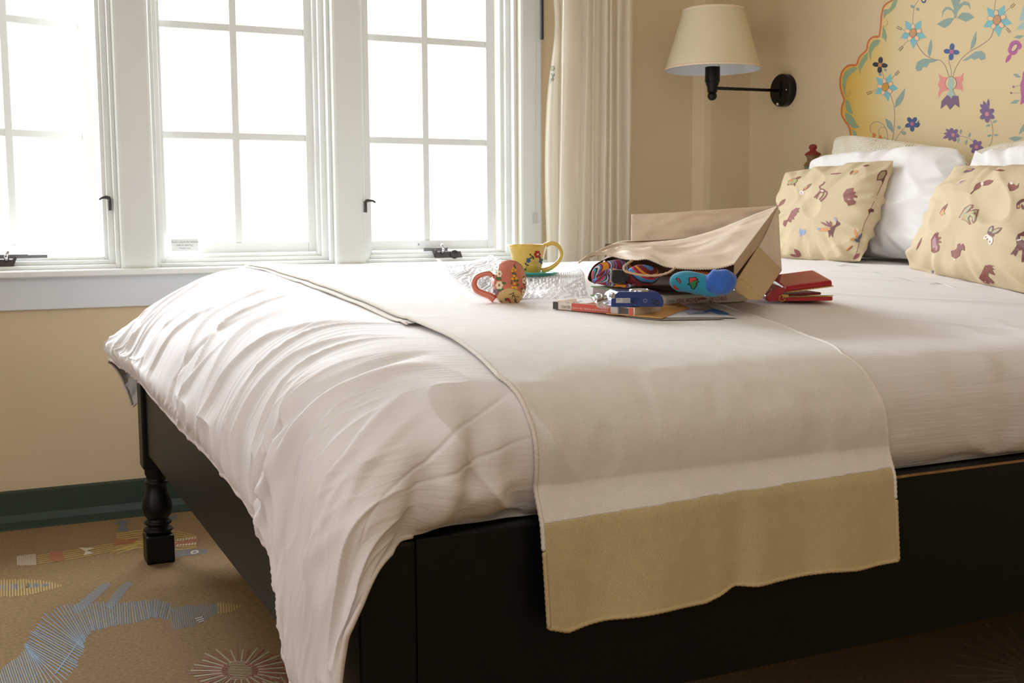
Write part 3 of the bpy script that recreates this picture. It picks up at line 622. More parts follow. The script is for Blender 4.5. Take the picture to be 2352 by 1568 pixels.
pillow('cream_pillow', (X_(2250, 600, 2.56), X_(2640, 650, 2.55), X_(2690, 280, 2.63), X_(2222, 335, 2.63)), .12, PILC, 'cream matelasse pillow at the back behind the right-hand cushion', 'pillow', seed=5, wr=.006, bow=.03, rnd=.2)
pillow('white_pillow', (X_(1872, 592, 2.43), X_(2226, 606, 2.40), X_(2228, 322, 2.50), X_(1842, 356, 2.50)), .15, PILW, 'plump white pillow standing between the two patterned cushions', 'pillow', seed=9, wr=.009, bow=.05, rnd=.25)
wp, wo = pillow('white_pillow', (X_(2240, 618, 2.40), X_(2620, 660, 2.39), X_(2640, 330, 2.49), X_(2232, 338, 2.49)), .15, PILW, 'white pillow with a pointed corner behind the right-hand cushion', 'pillow', seed=12, wr=.009, bow=.02, rnd=.2)
fl_ = MB(); A_, B_, C_, D_ = X_(2224, 392, 2.44), X_(2240, 346, 2.47), X_(2306, 378, 2.45), X_(2300, 420, 2.42)
fl_.prism([A_, B_, C_, D_], (.004, 0, .001)); fl_.build('flange', PILW, wp)
lc, lco = pillow('patterned_cushion', (X_(1783, 594, 2.30), X_(1978, 604, 2.28), X_(2058, 364, 2.40), X_(1800, 394, 2.38)), .11, CUSH, 'tan cushion with stitched animals behind the paper bag', 'cushion', seed=3, wr=.0085, bow=.01, rnd=.07)
rc, rco = pillow('patterned_cushion', (X_(2082, 618, 2.27), X_(2420, 690, 2.08), X_(2470, 380, 2.22), X_(2190, 378, 2.36)), .14, CUSH, 'tan cushion with stitched animals at the right edge of the bed', 'cushion', seed=17, wr=.0085, bow=.02, rnd=.07)
BR1, BR2, ORG, BLU, SAG, WHT = '8a5048', '6e3c3c', 'd09058', '8c9cc0', 'a8a878', 'e8dcd0'
cv = crop(1740, 300, 3.843)
def stitch(parent, o, shapes):
    b_ = bvh(o)
    for sh in shapes:
        m = Marks(b_, .0008, cv, 5)
        for kind, *a in sh:
            getattr(m, kind)(*a)
        m.build('stitched_animal', parent)
bull = lambda pts, c: [('poly', pts, c)]
stitch(lc, lco, [
 bull([(755, 560), (790, 515), (830, 508), (850, 505), (845, 535), (872, 545), (850, 560), (885, 580), (880, 595), (845, 590), (850, 615), (868, 622), (860, 650), (800, 665), (790, 640), (765, 620)], BR1),
 bull([(225, 830), (232, 795), (265, 785), (300, 710), (340, 682), (378, 682), (358, 700), (372, 718), (350, 722), (345, 745), (322, 760), (325, 785), (305, 782), (295, 812), (268, 800), (245, 850)], BR1),
 [('poly', [(620, 880), (650, 850), (690, 830), (700, 790), (735, 820), (718, 838), (690, 850), (670, 900), (665, 925), (672, 945), (655, 930), (650, 905), (632, 950), (628, 905)], BR2), ('petal', 650, 870, 530, 875, 34, ORG, 1), ('petal', 645, 850, 555, 805, 20, BR1, 2), ('petal', 650, 845, 603, 795, 18, BR1, 2), ('petal', 655, 840, 640, 795, 14, BR1, 2), ('petal', 560, 870, 525, 865, 22, BLU, 2), ('petal', 700, 800, 678, 762, 18, BLU, 2)],
 [('poly', [(365, 900), (375, 855), (390, 880), (418, 868), (428, 890), (412, 920), (398, 915), (372, 935), (378, 912)], BLU)],
 [('line', [(500, 590), (545, 545), (560, 520), (548, 495), (580, 470), (595, 450)], 12, BR1), ('line', [(550, 545), (610, 540), (600, 580), (555, 625)], 10, BR1), ('line', [(575, 530), (580, 565), (545, 610)], 9, BR1), ('line', [(548, 545), (528, 575), (520, 600)], 9, BR1), ('oval', 575, 530, 26, 18, .2, BR1), ('oval', 572, 532, 15, 9, .2, WHT, 1)],
 [('oval', 310, 450, 48, 26, -.4, BR1), ('oval', 310, 450, 42, 21, -.4, SAG, 1), ('oval', 300, 440, 14, 10, 0, ORG, 2), ('petal', 330, 430, 390, 405, 20, BR1), ('petal', 290, 465, 260, 480, 14, BR1), ('petal', 330, 460, 325, 492, 14, BR1)],
 [('petal', 400, 530, 480, 465, 26, BR1), ('petal', 420, 520, 440, 480, 14, ORG, 1), ('oval', 390, 548, 22, 18, .4, WHT), ('line', [(385, 540), (395, 560)], 6, BR1, 1)],
 [('petal', 812, 390, 895, 350, 26, ORG), ('petal', 815, 385, 850, 350, 16, BR1, 1), ('petal', 830, 385, 880, 372, 16, SAG, 1)],
 [('poly', [(1050, 440), (1060, 390), (1090, 355), (1140, 348), (1145, 380), (1120, 420), (1105, 475), (1095, 440)], BR2), ('poly', [(1060, 430), (1070, 395), (1095, 365), (1130, 358), (1130, 380), (1110, 415), (1085, 430)], 'a09068', 1)],
 [('petal', 185, 670, 248, 600, 30, BR1)],
 [('poly', [(975, 700), (1000, 685), (1028, 695), (1025, 720), (1000, 718), (985, 740)], BR2), ('line', [(1130, 400), (1000, 690)], 4, BR2), ('line', [(985, 735), (940, 830), (905, 960), (865, 1120)], 4, BR2)],
 [('petal', 880, 950, 855, 865, 30, ORG), ('petal', 870, 960, 810, 960, 22, ORG), ('petal', 885, 965, 925, 905, 26, '5c5a70'), ('oval', 880, 970, 24, 16, .3, '5c5a70', 1), ('petal', 840, 1010, 780, 1065, 26, ORG), ('petal', 845, 1015, 790, 1060, 12, BR1, 1)],
 [('petal', 325, 1045, 385, 1108, 40, BR1), ('petal', 285, 1092, 380, 1112, 24, BR1)], [('petal', 845, 1135, 905, 1080, 34, BR1)],
 [('petal', 640, 385, 750, 375, 12, BR1)], [('petal', 930, 315, 990, 303, 14, BR1)]])
stitch(rc, rco, [
 bull([(1535, 1065), (1533, 960), (1560, 915), (1582, 890), (1600, 900), (1588, 935), (1618, 938), (1622, 952), (1595, 965), (1622, 975), (1620, 990), (1592, 995), (1610, 1015), (1600, 1060), (1560, 1082)], BR1)+[('poly', [(1545, 1050), (1545, 970), (1570, 930), (1582, 960), (1580, 1010), (1595, 1030), (1590, 1050), (1560, 1065)], 'b08890', 1)],
 bull([(1708, 1060), (1735, 1055), (1760, 1040), (1768, 1000), (1790, 995), (1785, 1020), (1815, 995), (1830, 1020), (1830, 1060), (1818, 1055), (1812, 1045), (1795, 1060), (1785, 1105), (1750, 1130), (1715, 1110)], BR1)+[('oval', 1740, 1138, 12, 6, 0, WHT)],
 [('poly', [(1955, 1300), (1985, 1240), (2010, 1190), (2050, 1183), (2095, 1195), (2060, 1200), (2100, 1228), (2070, 1225), (2098, 1275), (2060, 1262), (2040, 1250), (2035, 1285), (2090, 1335), (2080, 1352), (2040, 1330), (2050, 1350), (2010, 1345)], BR1)],
 [('poly', [(1775, 770), (1830, 680), (1880, 650), (1905, 655), (1898, 680), (1840, 740), (1870, 710), (1910, 695), (1955, 695), (1940, 740), (1925, 800), (1905, 820), (1890, 800), (1895, 770), (1875, 755), (1865, 780), (1885, 825), (1870, 830), (1835, 790), (1810, 790), (1805, 765)], BR1),
  ('poly', [(1790, 760), (1838, 690), (1880, 660), (1892, 668), (1835, 735), (1870, 718), (1915, 705), (1940, 705), (1925, 750), (1915, 795), (1905, 805), (1900, 760), (1875, 745), (1855, 780), (1872, 815), (1850, 795), (1820, 780)], SAG, 1), ('petal', 1822, 740, 1825, 795, 16, ORG, 2), ('oval', 1880, 720, 12, 8, -.5, ORG, 2)],
 [('petal', 2040, 915, 2080, 835, 44, BR2), ('petal', 2060, 915, 2160, 855, 44, BR2), ('petal', 2045, 905, 2075, 850, 24, SAG, 1), ('petal', 2070, 905, 2145, 865, 24, SAG, 1), ('oval', 2060, 912, 34, 18, .6, BR2, 1), ('petal', 2055, 925, 1995, 955, 40, WHT), ('petal', 2060, 930, 2055, 1012, 44, WHT), ('oval', 2018, 940, 9, 5, -.6, BR1, 1), ('oval', 2030, 958, 9, 5, -1, BR1, 1), ('oval', 2052, 980, 10, 6, -1.3, BR1, 1)],
 [('petal', 1610, 735, 1680, 643, 26, BR1), ('petal', 1620, 750, 1650, 690, 24, ORG, 1), ('oval', 1645, 730, 12, 9, 0, SAG, 1)],
 [('petal', 1765, 470, 1840, 430, 24, WHT), ('petal', 1775, 465, 1830, 438, 8, BR1, 1)],
 [('petal', 1910, 525, 1980, 455, 44, BR1), ('petal', 1975, 480, 2085, 440, 44, BR1), ('oval', 1985, 470, 12, 16, .3, WHT, 1), ('line', [(1920, 520), (1880, 560)], 8, BR2)],
 [('poly', [(2208, 490), (2215, 465), (2245, 450), (2260, 470), (2290, 490), (2310, 462), (2300, 505), (2260, 530), (2225, 535)], BR1), ('oval', 2243, 465, 16, 12, 0, WHT, 1)],
 [('petal', 1815, 370, 1920, 335, 26, '74687e'), ('petal', 1840, 350, 1900, 345, 10, ORG, 1)], [('petal', 2090, 350, 2185, 352, 16, BR1)],
 [('line', [(2300, 690), (2298, 650), (2330, 620), (2370, 610)], 24, BR2), ('petal', 2330, 650, 2348, 700, 24, BR2), ('oval', 2305, 670, 10, 12, 0, ORG, 1)],
 [('poly', [(2230, 1095), (2265, 1050), (2290, 1010), (2280, 950), (2300, 915), (2370, 880), (2400, 1000), (2370, 1160), (2330, 1160), (2340, 1050), (2300, 1060), (2275, 1110), (2262, 1090)], BR2), ('line', [(2290, 970), (2330, 960)], 10, WHT, 1), ('line', [(2305, 1050), (2345, 1000)], 14, 'a09068', 1)],
 [('oval', 1548, 1245, 12, 14, 0, '74687e')], [('petal', 1402, 1055, 1455, 940, 16, BR1)]])
# welt seam on the left cushion's near side
m_ = Marks(bvh(lco), .0006, cv, 5)
# ---- rows of small stitched openings in the duvet near the pillows
def slit(P):
    pts = [raycast(*p)+Vector((0, 0, .0015)) for p in P]; lower = [p+Vector((-.004, -.006, .0003)) for p in pts]
    n = len(pts); V = pts+[p+Vector((0, 0, .002))*math.sin(PI*i/(n-1)) for i, p in enumerate(lower)]
    return mk('gathered_tuck', V, [(i, i+1, n+i+1, n+i) for i in range(n-1)], DUVET, dv, True)
tops = [bvh(bpy.data.objects['cover']), bvh(tb)]
def raycast(px, py):
    best = None
    for b in tops:
        h, *_ = b.ray_cast(CAM, ray(px, py).normalized())
        if h and (best is None or (h-CAM).length < (best-CAM).length): best = h
    return best
for P in ([(1920, 612), (1935, 610), (1955, 612), (1972, 613)], [(2000, 626), (2015, 628), (2035, 632)], [(2050, 638), (2070, 642), (2100, 647)], [(2130, 652), (2150, 652), (2175, 658), (2195, 664)]): slit(P)

# ---- painted headboard on the wall
pan = empty('painted_headboard', (XH-.004, 2.5, 1.3)); tag(pan, 'yellow scalloped headboard painted with folk flowers on the wall above the pillows', 'headboard')
mc = crop(1850, 0, 4.355)
OUT = [(400, 2000), (405, 1700), (430, 1520), (458, 1400), (455, 1345), (440, 1275), (400, 1215), (368, 1160), (364, 1100), (372, 1050), (388, 1010), (384, 980), (362, 920), (350, 850), (352, 780), (368, 720), (395, 680), (430, 652), (470, 642), (515, 642), (530, 600), (550, 560), (585, 525), (615, 495), (625, 440), (645, 395), (680, 366), (715, 358), (740, 360), (750, 310), (757, 250), (762, 180), (772, 110), (790, 60), (830, 22), (880, -5), (905, -60), (925, -140), (965, -190), (1030, -215), (1060, -270), (1110, -320), (1200, -345), (1260, -400), (1350, -440), (1500, -460), (1620, -520), (1800, -545), (2000, -540)]
def smooth2(P, k=4):
    Q = crom(np.array(P, float), np.linspace(0, len(P)-1, (len(P)-1)*k+1)); return Q
OS = smooth2(OUT, 3)
def wallp(P, x): return [Vector((x, *X_(*mc(a, b), XH)[1:])) for a, b in P]
def inset(Q, d):
    T = np.gradient(Q, axis=0); T /= np.linalg.norm(T, axis=1, keepdims=True); N = np.stack([-T[:, 1], T[:, 0]], 1); return Q+N*d
def panel_shape(Q, x, th, name, m, parent):
    L = wallp(Q, x); L = [p for p in L if p.y > 2.235]; mir = [Vector((p.x, 2*2.224-p.y, p.z)) for p in L[::-1]]
    zc = max(p.z for p in L); return MB().prism(L+mir, (th, 0, 0)).build(name, m, parent)
YEL = bpy.data.materials.new('painted_yellow_field'); YEL.use_nodes = True
n_ = YEL.node_tree.nodes; L_ = YEL.node_tree.links; tc = n_.new('ShaderNodeTexCoord'); nz = n_.new('ShaderNodeTexNoise'); nz.inputs['Scale'].default_value = 1.6; nz.inputs['Detail'].default_value = 4
sx = n_.new('ShaderNodeSeparateXYZ'); L_.new(tc.outputs['Object'], sx.inputs[0]); ma = n_.new('ShaderNodeMapRange'); ma.inputs[1].default_value = .64; ma.inputs[2].default_value = .34; L_.new(sx.outputs['Y'], ma.inputs[0])
ad = n_.new('ShaderNodeMath'); ad.operation = 'MULTIPLY_ADD'; ad.inputs[1].default_value = .5; L_.new(nz.outputs['Fac'], ad.inputs[0]); L_.new(ma.outputs[0], ad.inputs[2])
rp = n_.new('ShaderNodeValToRGB'); rp.color_ramp.elements[0].position = .35; rp.color_ramp.elements[0].color = lin((222, 178, 74)); rp.color_ramp.elements[1].position = 1.05; rp.color_ramp.elements[1].color = lin((228, 206, 160)); e_ = rp.color_ramp.elements.new(.7); e_.color = lin((226, 196, 122))
L_.new(ad.outputs[0], rp.inputs[0]); L_.new(rp.outputs[0], n_['Principled BSDF'].inputs['Base Color']); n_['Principled BSDF'].inputs['Roughness'].default_value = .7
panel_shape(OS, XH-.005, .005, 'scalloped_border', flat('d2703c', .6), pan)
field = panel_shape(inset(OS, 20), XH-.0062, .0012, 'yellow_field', YEL, pan)
FB = bvh(field, bpy.data.objects['scalloped_border'])
GRN, GR2, TEAL, STEM, PCH = '93a886', '8fa79e', '7fbfc6', '9a8a88', 'f2c89a'
def mm(name='painted_flower'):
    return Marks(FB, .0005, mc, 40), name
def motif(name, cmds):
    m = Marks(FB, .0005, mc, 60)
    for k, *a in cmds: getattr(m, k)(*a)
    return m.build(name, pan)
for P in ([(922, 0), (905, 60), (860, 115), (810, 150), (785, 190), (780, 120), (800, 60), (850, 20), (895, -5)], [(775, 260), (800, 300), (815, 360), (808, 425), (785, 385), (765, 375)], [(752, 400), (735, 440), (690, 480), (660, 530), (655, 610), (640, 560), (635, 500), (648, 440), (680, 405), (720, 395)],
          [(628, 520), (620, 590), (580, 650), (555, 700), (548, 755), (538, 700), (530, 660), (555, 600), (590, 550)], [(530, 675), (500, 710), (440, 750), (410, 810), (400, 880), (405, 975), (385, 920), (370, 850), (375, 770), (395, 720), (440, 685), (480, 672)],
          [(402, 985), (440, 1020), (460, 1080), (478, 1145), (430, 1125), (405, 1090), (400, 1040)], [(400, 1120), (450, 1145), (490, 1190), (510, 1240), (545, 1272), (480, 1285), (430, 1240), (405, 1190), (395, 1150)], [(470, 1290), (510, 1325), (525, 1400), (520, 1450), (480, 1440), (475, 1380)]):
    motif('painted_leaf', [('poly', P, GRN)])
motif('painted_tendril', [('line', [(780, 255), (795, 265), (818, 245), (822, 215), (808, 202)], 4, STEM)]); motif('painted_tendril', [('line', [(400, 950), (425, 965), (448, 940), (447, 915), (432, 902)], 4, STEM)])
def star(cx, cy, r, rot, cen, sc=1, sk=1.0):
    c = []
    for k in range(5):
        a = rot+k*2*PI/5; tx, ty = cx+r*math.cos(a)*.92, cy+r*math.sin(a)*1.05; c.append(('poly', [(cx+r*.42*math.cos(a-.62), cy+r*.42*math.sin(a-.62)), (cx+r*.62*math.cos(a-.34), cy+r*.66*math.sin(a-.34)), (tx, ty), (cx+r*.62*math.cos(a+.34), cy+r*.66*math.sin(a+.34)), (cx+r*.42*math.cos(a+.62), cy+r*.42*math.sin(a+.62)), (cx, cy)], TEAL))
    for k in range(5):
        a = rot+.63+k*2*PI/5; c.append(('oval', cx+r*.40*math.cos(a), cy+r*.42*math.sin(a), r*.21, r*.155, a, '5c8ca0', 1)); c.append(('oval', cx+r*.40*math.cos(a), cy+r*.42*math.sin(a), r*.185, r*.13, a, PCH, 2))
    c += [('oval', cx, cy, r*.25, r*.32, .25, '8a5050', 3), ('oval', cx, cy, r*.22, r*.29, .25, cen, 4)]
    motif('painted_star_flower', c)
def sprig(x0, y0, x1, y1):
    c = [('line', [(x0, y0), ((x0+x1)/2, (y0+y1)/2-4), (x1, y1)], 4, STEM)]; d = Vector((x1-x0, y1-y0)).normalized(); n = Vector((-d.y, d.x))
    for k in range(4):
        for s_ in (-1, 1):
            q = Vector((x1, y1))+d*(k*14)+n*s_*9; c.append(('oval', q.x, q.y, 5, 5, 0, '3c3038', 1, 6))
    motif('painted_berry_sprig', c)
def vine(P, wd=5): motif('painted_stem', [('line', P, wd, STEM)])
vine([(1140, -10), (1095, 60), (1078, 150), (1075, 260)]); vine([(1100, 400), (1140, 480), (1200, 550), (1280, 592), (1350, 605), (1400, 660), (1437, 768)], 7); vine([(1905, -10), (1893, 80), (1900, 150)]); vine([(1885, 290), (1850, 380), (1760, 450), (1640, 520), (1560, 590), (1500, 690), (1475, 768)], 7)
vine([(1440, 570), (1437, 620), (1455, 690), (1458, 768)]); vine([(840, 920), (870, 1000), (890, 1080), (893, 1200), (880, 1350), (860, 1450)], 6); vine([(762, 690), (780, 760), (785, 820)]); vine([(1040, 1245), (980, 1290), (920, 1370), (875, 1455)])
vine([(660, 1330), (645, 1270), (680, 1225), (730, 1218), (790, 1260), (820, 1340), (830, 1450)], 5); vine([(735, 1345), (735, 1300), (765, 1272), (800, 1280)], 4); vine([(765, 1420), (770, 1385), (800, 1375), (825, 1400)], 4)
vine([(1840, 1175), (1865, 1240), (1875, 1330), (1860, 1420), (1835, 1460)], 5); vine([(1520, 1355), (1600, 1370), (1660, 1400), (1710, 1440)], 5)
star(1080, 330, 150, -.95, 'c89a6c'); star(1918, 200, 165, -1.05, 'c89a6c'); star(803, 870, 140, -1.15, 'c8962c')
for a in ((1025, 320, 960, 290), (1035, 400, 970, 470), (1990, 130, 2060, 70), (1975, 240, 2020, 290), (850, 800, 905, 745), (750, 885, 660, 920)): sprig(*a)
for P in ([(1070, 65, 22), (1125, 92, 20)], [(800, 700, 17), (748, 745, 17)], [(938, 1275, 20), (985, 1330, 24)]):
    motif('painted_leaf_pair', [('oval', x, y, r, r*.8, .6, GR2) for x, y, r in P])
for P in ([(1240, 575), (1222, 520), (1235, 450), (1258, 385), (1270, 450), (1262, 520)], [(1650, 505), (1660, 420), (1708, 310), (1710, 400), (1690, 460)], [(1330, 600), (1260, 590), (1180, 585), (1120, 620), (1100, 680), (1120, 715), (1160, 705), (1175, 670), (1215, 672), (1240, 630), (1290, 620)],
          [(1570, 608), (1640, 560), (1700, 515), (1760, 508), (1800, 540), (1800, 590), (1760, 605), (1735, 580), (1690, 600), (1660, 580), (1620, 605)], [(895, 1080), (905, 1000), (950, 940), (1000, 880), (985, 980), (950, 1040)], [(875, 1330), (820, 1270), (797, 1180), (860, 1220), (878, 1280)],
          [(980, 1480), (1040, 1475), (1085, 1515), (1030, 1515)], [(2135, 1345), (2150, 1290), (2190, 1235), (2200, 1300)], [(2030, 1380), (2100, 1362), (2180, 1375), (2140, 1400), (2090, 1415)], [(2080, 375), (2130, 352), (2190, 358), (2140, 388)], [(2075, 740), (2120, 738), (2160, 775), (2110, 775)], [(2045, 1038), (2090, 1000), (2150, 1000), (2110, 1035)]):
    motif('painted_leaf', [('poly', P, GR2)])
motif('painted_leaf_fan', [('poly', [(1450, -20), (1560, -20), (1520, 80), (1510, 180), (1490, 180), (1485, 80)], GR2), ('poly', [(1500, 175), (1470, 110), (1420, 90), (1385, 120), (1368, 180), (1370, 110), (1400, 70), (1450, 70), (1490, 110)], GR2), ('poly', [(1505, 175), (1525, 110), (1580, 50), (1630, 55), (1650, 100), (1640, 30), (1590, 10), (1530, 50)], GR2), ('poly', [(1490, 180), (1430, 180), (1370, 205), (1315, 242), (1390, 282), (1440, 250)], GR2), ('poly', [(1515, 180), (1570, 125), (1640, 130), (1692, 172), (1610, 218)], GR2)])
def clover(cx, cy, r, c1, c2, n=4, rot=0.2, nm='painted_clover'):
    c = [('oval', cx+r*.55*math.cos(rot+k*2*PI/n), cy+r*.62*math.sin(rot+k*2*PI/n), r*.48, r*.32, rot+k*2*PI/n, c1) for k in range(n)]; motif(nm, c+[('oval', cx, cy, r*.26, r*.28, 0, c2, 1)])
clover(748, 650, 75, '262c3e', 'd8864c', 4, .1); clover(1463, 518, 78, '3c5e92', 'c0608a', 4, .1); clover(1068, 1238, 72, '3c5280', 'c0608a', 5, .3); motif('painted_bud', [('poly', [(1115, 1230), (1140, 1195), (1135, 1228), (1152, 1238), (1130, 1275)], '3c5280')])
clover(1818, 1140, 80, '7c5f8c', 'd48c94', 6, .5); motif('painted_petals', [('petal', 1810, 1100, 1745, 1040, 40, '7c5f8c'), ('petal', 1812, 1098, 1780, 1005, 34, '7c5f8c'), ('petal', 1825, 1095, 1832, 985, 30, '7c5f8c')])
clover(1478, 1348, 66, '7c5f8c', 'd48c94', 6, .2); motif('painted_petals', [('petal', 1455, 1345, 1375, 1385, 34, '7c5f8c'), ('petal', 1455, 1335, 1380, 1335, 26, '7c5f8c'), ('petal', 1460, 1325, 1400, 1290, 30, '7c5f8c')]); clover(1712, 1470, 70, '7c5f8c', 'd48c94', 6, .2); motif('painted_petals', [('petal', 1710, 1460, 1700, 1395, 50, '7c5f8c')])
for P in ([(1850, 1245, 1805, 1265), (1870, 1225, 1920, 1205)], [(1865, 1350, 1815, 1362), (1885, 1350, 1935, 1350)], [(1550, 1340, 1560, 1290), (1540, 1375, 1525, 1430)], [(1635, 1375, 1650, 1325), (1620, 1395, 1600, 1450)]): motif('painted_leaf_pair', [('petal', a, b, c, d, 24, GR2) for a, b, c, d in P])
motif('painted_tulip', [('poly', [(1332, 735), (1370, 765), (1430, 775), (1410, 840), (1435, 900), (1370, 920), (1332, 985), (1330, 920), (1345, 890), (1325, 850), (1345, 800)], 'e39488'), ('poly', [(1590, 722), (1550, 765), (1490, 770), (1515, 830), (1495, 890), (1550, 895), (1578, 920), (1575, 870), (1560, 830), (1580, 800), (1575, 760)], 'e39488'),
   ('oval', 1458, 832, 57, 68, 0, '7a4a56', 1, 24), ('oval', 1458, 832, 52, 63, 0, 'ecd0a0', 2, 24), ('poly', [(1440, 775), (1480, 775), (1495, 840), (1475, 905), (1510, 965), (1460, 985), (1405, 975), (1440, 905), (1420, 840)], 'a9c0b4', 3), ('poly', [(1355, 1088), (1365, 1010), (1420, 950), (1445, 962), (1462, 985), (1480, 955), (1530, 960), (1540, 1075), (1495, 1040), (1448, 1095), (1410, 1040)], '785a78', 4)])
motif('painted_bellflowers', [('poly', [(670, 1330), (690, 1328), (715, 1350), (700, 1362), (698, 1388), (685, 1370), (668, 1392), (672, 1355)], 'd97e4e'), ('poly', [(735, 1352), (755, 1350), (770, 1378), (755, 1392), (745, 1408), (728, 1390)], 'd97e4e'), ('poly', [(755, 1420), (770, 1412), (780, 1432), (752, 1434)], '785a78')])
motif('painted_pomegranate', [('oval', 2095, 455, 62, 50, -.6, 'b8609c'), ('oval', 2075, 500, 50, 52, .2, 'b8609c'), ('oval', 2135, 460, 30, 36, .2, 'b8609c'), ('petal', 2060, 535, 2002, 630, 40, 'b8609c'), ('oval', 2092, 478, 48, 26, -.95, '44506e', 1), ('oval', 2092, 478, 42, 20, -.95, 'e8c898', 2)])
motif('painted_thistle', [('poly', [(2200, 690), (2175, 730), (2168, 790), (2150, 840), (2152, 900), (2160, 960), (2150, 1050), (2200, 1020), (2260, 980), (2280, 850), (2260, 740)], 'b8609c'), ('line', [(2155, 850), (2085, 868)], 4, STEM), ('line', [(2155, 930), (2060, 930)], 4, STEM), ('oval', 2083, 868, 12, 12, 0, 'a06888', 1), ('oval', 2060, 930, 12, 12, 0, 'a06888', 1)])
motif('painted_blossom', [('oval', 1185, 5, 26, 28, 0, '3a5078'), ('oval', 1185, 0, 14, 16, 0, 'e8c898', 1)]); motif('painted_leaf', [('poly', [(2140, 210), (2160, 110), (2190, 40), (2230, 120), (2190, 200)], 'a9c4c4')]); motif('painted_leaf', [('poly', [(2105, 298), (2160, 230), (2230, 190), (2210, 290)], 'a9c4c4')])
# ================================================================== wall lamp
lamp = empty('wall_lamp', tuple(hit(1802, 208, 0, XH))); tag(lamp, 'swing-arm wall lamp with a cream cone shade and dark bronze plate', 'lamp')
Cp = hit(1806, 208, 0, XH); rp_ = .060
MB().lathe([(0, .0), (rp_, 0), (rp_, .026), (rp_-.004, .031), (0, .031)], Cp-Vector((.0005, 0, 0)), (-1, 0, 0), 48).build('wall_plate', BRONZE, lamp, auto=True)
MB().box((Cp.x-.036, Cp.y-.008, Cp.z-.028), (Cp.x-.030, Cp.y+.010, Cp.z+.026), .002).build('arm_bracket', BRONZE, lamp)
k_ = hit(1789, 239, 0, XH-.03); MB().lathe([(0, -.002), (.005, 0), (.006, .006), (.004, .010), (0, .011)], k_, (-1, 0, 0), 16).build('switch_knob', CHROME, lamp, smooth=True)
k_ = hit(1807, 206, 0, XH-.03); MB().lathe([(.003, 0), (.003, .003), (0, .004)], k_, (-1, 0, 0), 12).build('plate_screw', CHROME, lamp, smooth=True)
Sx = hit(1636, 203, 1, Cp.y); zz = lambda y: hit(1636, y, 1, Cp.y).z; kk = (Sx-CAM).dot(FW)/FPX
MB().tube([(Cp.x-.03, Cp.y, hit(1775, 207, 1, Cp.y).z), (Sx.x, Cp.y, hit(1650, 203, 1, Cp.y).z)], .0058, 12).build('arm', BRONZE, lamp, smooth=True)
MB().lathe([(0, zz(154)), (17*kk, zz(154)), (17*kk, zz(188)), (15.5*kk, zz(189.5)), (14*kk, zz(195)), (12*kk, zz(200)), (11*kk, zz(212)), (0, zz(212))], (Sx.x, Cp.y, 0), n=32).build('socket', BRONZE, lamp, auto=True)
cb = Vector((Sx.x, Cp.y, zz(220))); r_ = 10.8*kk
MB().lathe([(r_*math.sin(t), -r_*math.cos(t)) for t in np.linspace(0, PI, 14)], cb, n=24).build('ball_finial', BRONZE, lamp, smooth=True)
SH = mat('cream_lampshade', (236, 222, 190), .85, bump=('noise', 300, .1), trans=.12)
zt_, zb_ = zz(22), zz(161); rt, rb = 68.5*kk, 109*kk
MB().lathe([(rt, zt_), (rb, zb_)], (Sx.x, Cp.y, 0), n=64).build('shade', SH, lamp, smooth=True)
MB().lathe([(rt-.0012, zt_-.001), (rb-.0012, zb_+.001)], (Sx.x, Cp.y, 0), n=64).build('shade_lining', mat('white_shade_lining', (235, 238, 245), .6), lamp, smooth=True)
for r, z, dr in ((rb, zb_, -1), (rt, zt_, 1)):
    s_ = (rb-rt)/(zt_-zb_)
    MB().lathe([(r+.0006, z), (r+.0012+dr*-.0*s_, z), (r+.0012-dr*-1*(-.008)*s_*-1*-dr if False else r+.0012+(-dr)*-.008*s_, z-dr*.008), (r+.0004+(-dr)*-.008*s_, z-dr*.008)], (Sx.x, Cp.y, 0), n=64).build('shade_trim', mat('shade_trim_tape', (240, 218, 190), .8), lamp, smooth=True)
MB().tube([(Sx.x-.01, Cp.y-.06, zb_+.004), (Sx.x, Cp.y-.02, zb_+.03)], .0015, 6).build('shade_spider', CHROME, lamp)

# ================================================================== carpet motifs (woven into the carpet)
KB = bvh(fl); kc = crop(0, 1100, 2.6133)
def woven(name, cmds):
    m = Marks(KB, .0006, kc, 60)
    for k, *a in cmds: getattr(m, k)(*a)
    return m.build(name, fl)
CB, CY, CR, CW = '566a80', 'b0904a', '9a5a38', 'c0b4a0'
def ribs(path, hw, step, wd, c, jit=.12, off=0, alt=None):
    Q = crom(np.array(path, float), np.linspace(0, len(path)-1, 400)); L = np.r_[0, np.cumsum(np.hypot(*np.diff(Q, axis=0).T))]; out = []; s = 0; i = 0
    while s < L[-1]:
        x, y = np.interp(s, L, Q[:, 0]), np.interp(s, L, Q[:, 1]); x2, y2 = np.interp(s+2, L, Q[:, 0]), np.interp(s+2, L, Q[:, 1]); d = np.array([x2-x, y2-y]); d /= max(np.hypot(*d), 1e-6); n = np.array([-d[1], d[0]])
        h0 = np.interp(s/L[-1], np.linspace(0, 1, len(hw)), [h[0] for h in hw])*(1-jit*random.random()); h1 = np.interp(s/L[-1], np.linspace(0, 1, len(hw)), [h[1] for h in hw])*(1-jit*random.random())
        out.append(('line', [(x-n[0]*h0, y-n[1]*h0), (x+n[0]*h1, y+n[1]*h1)], wd, alt[i % len(alt)] if alt else c)); s += step; i += 1
    return out
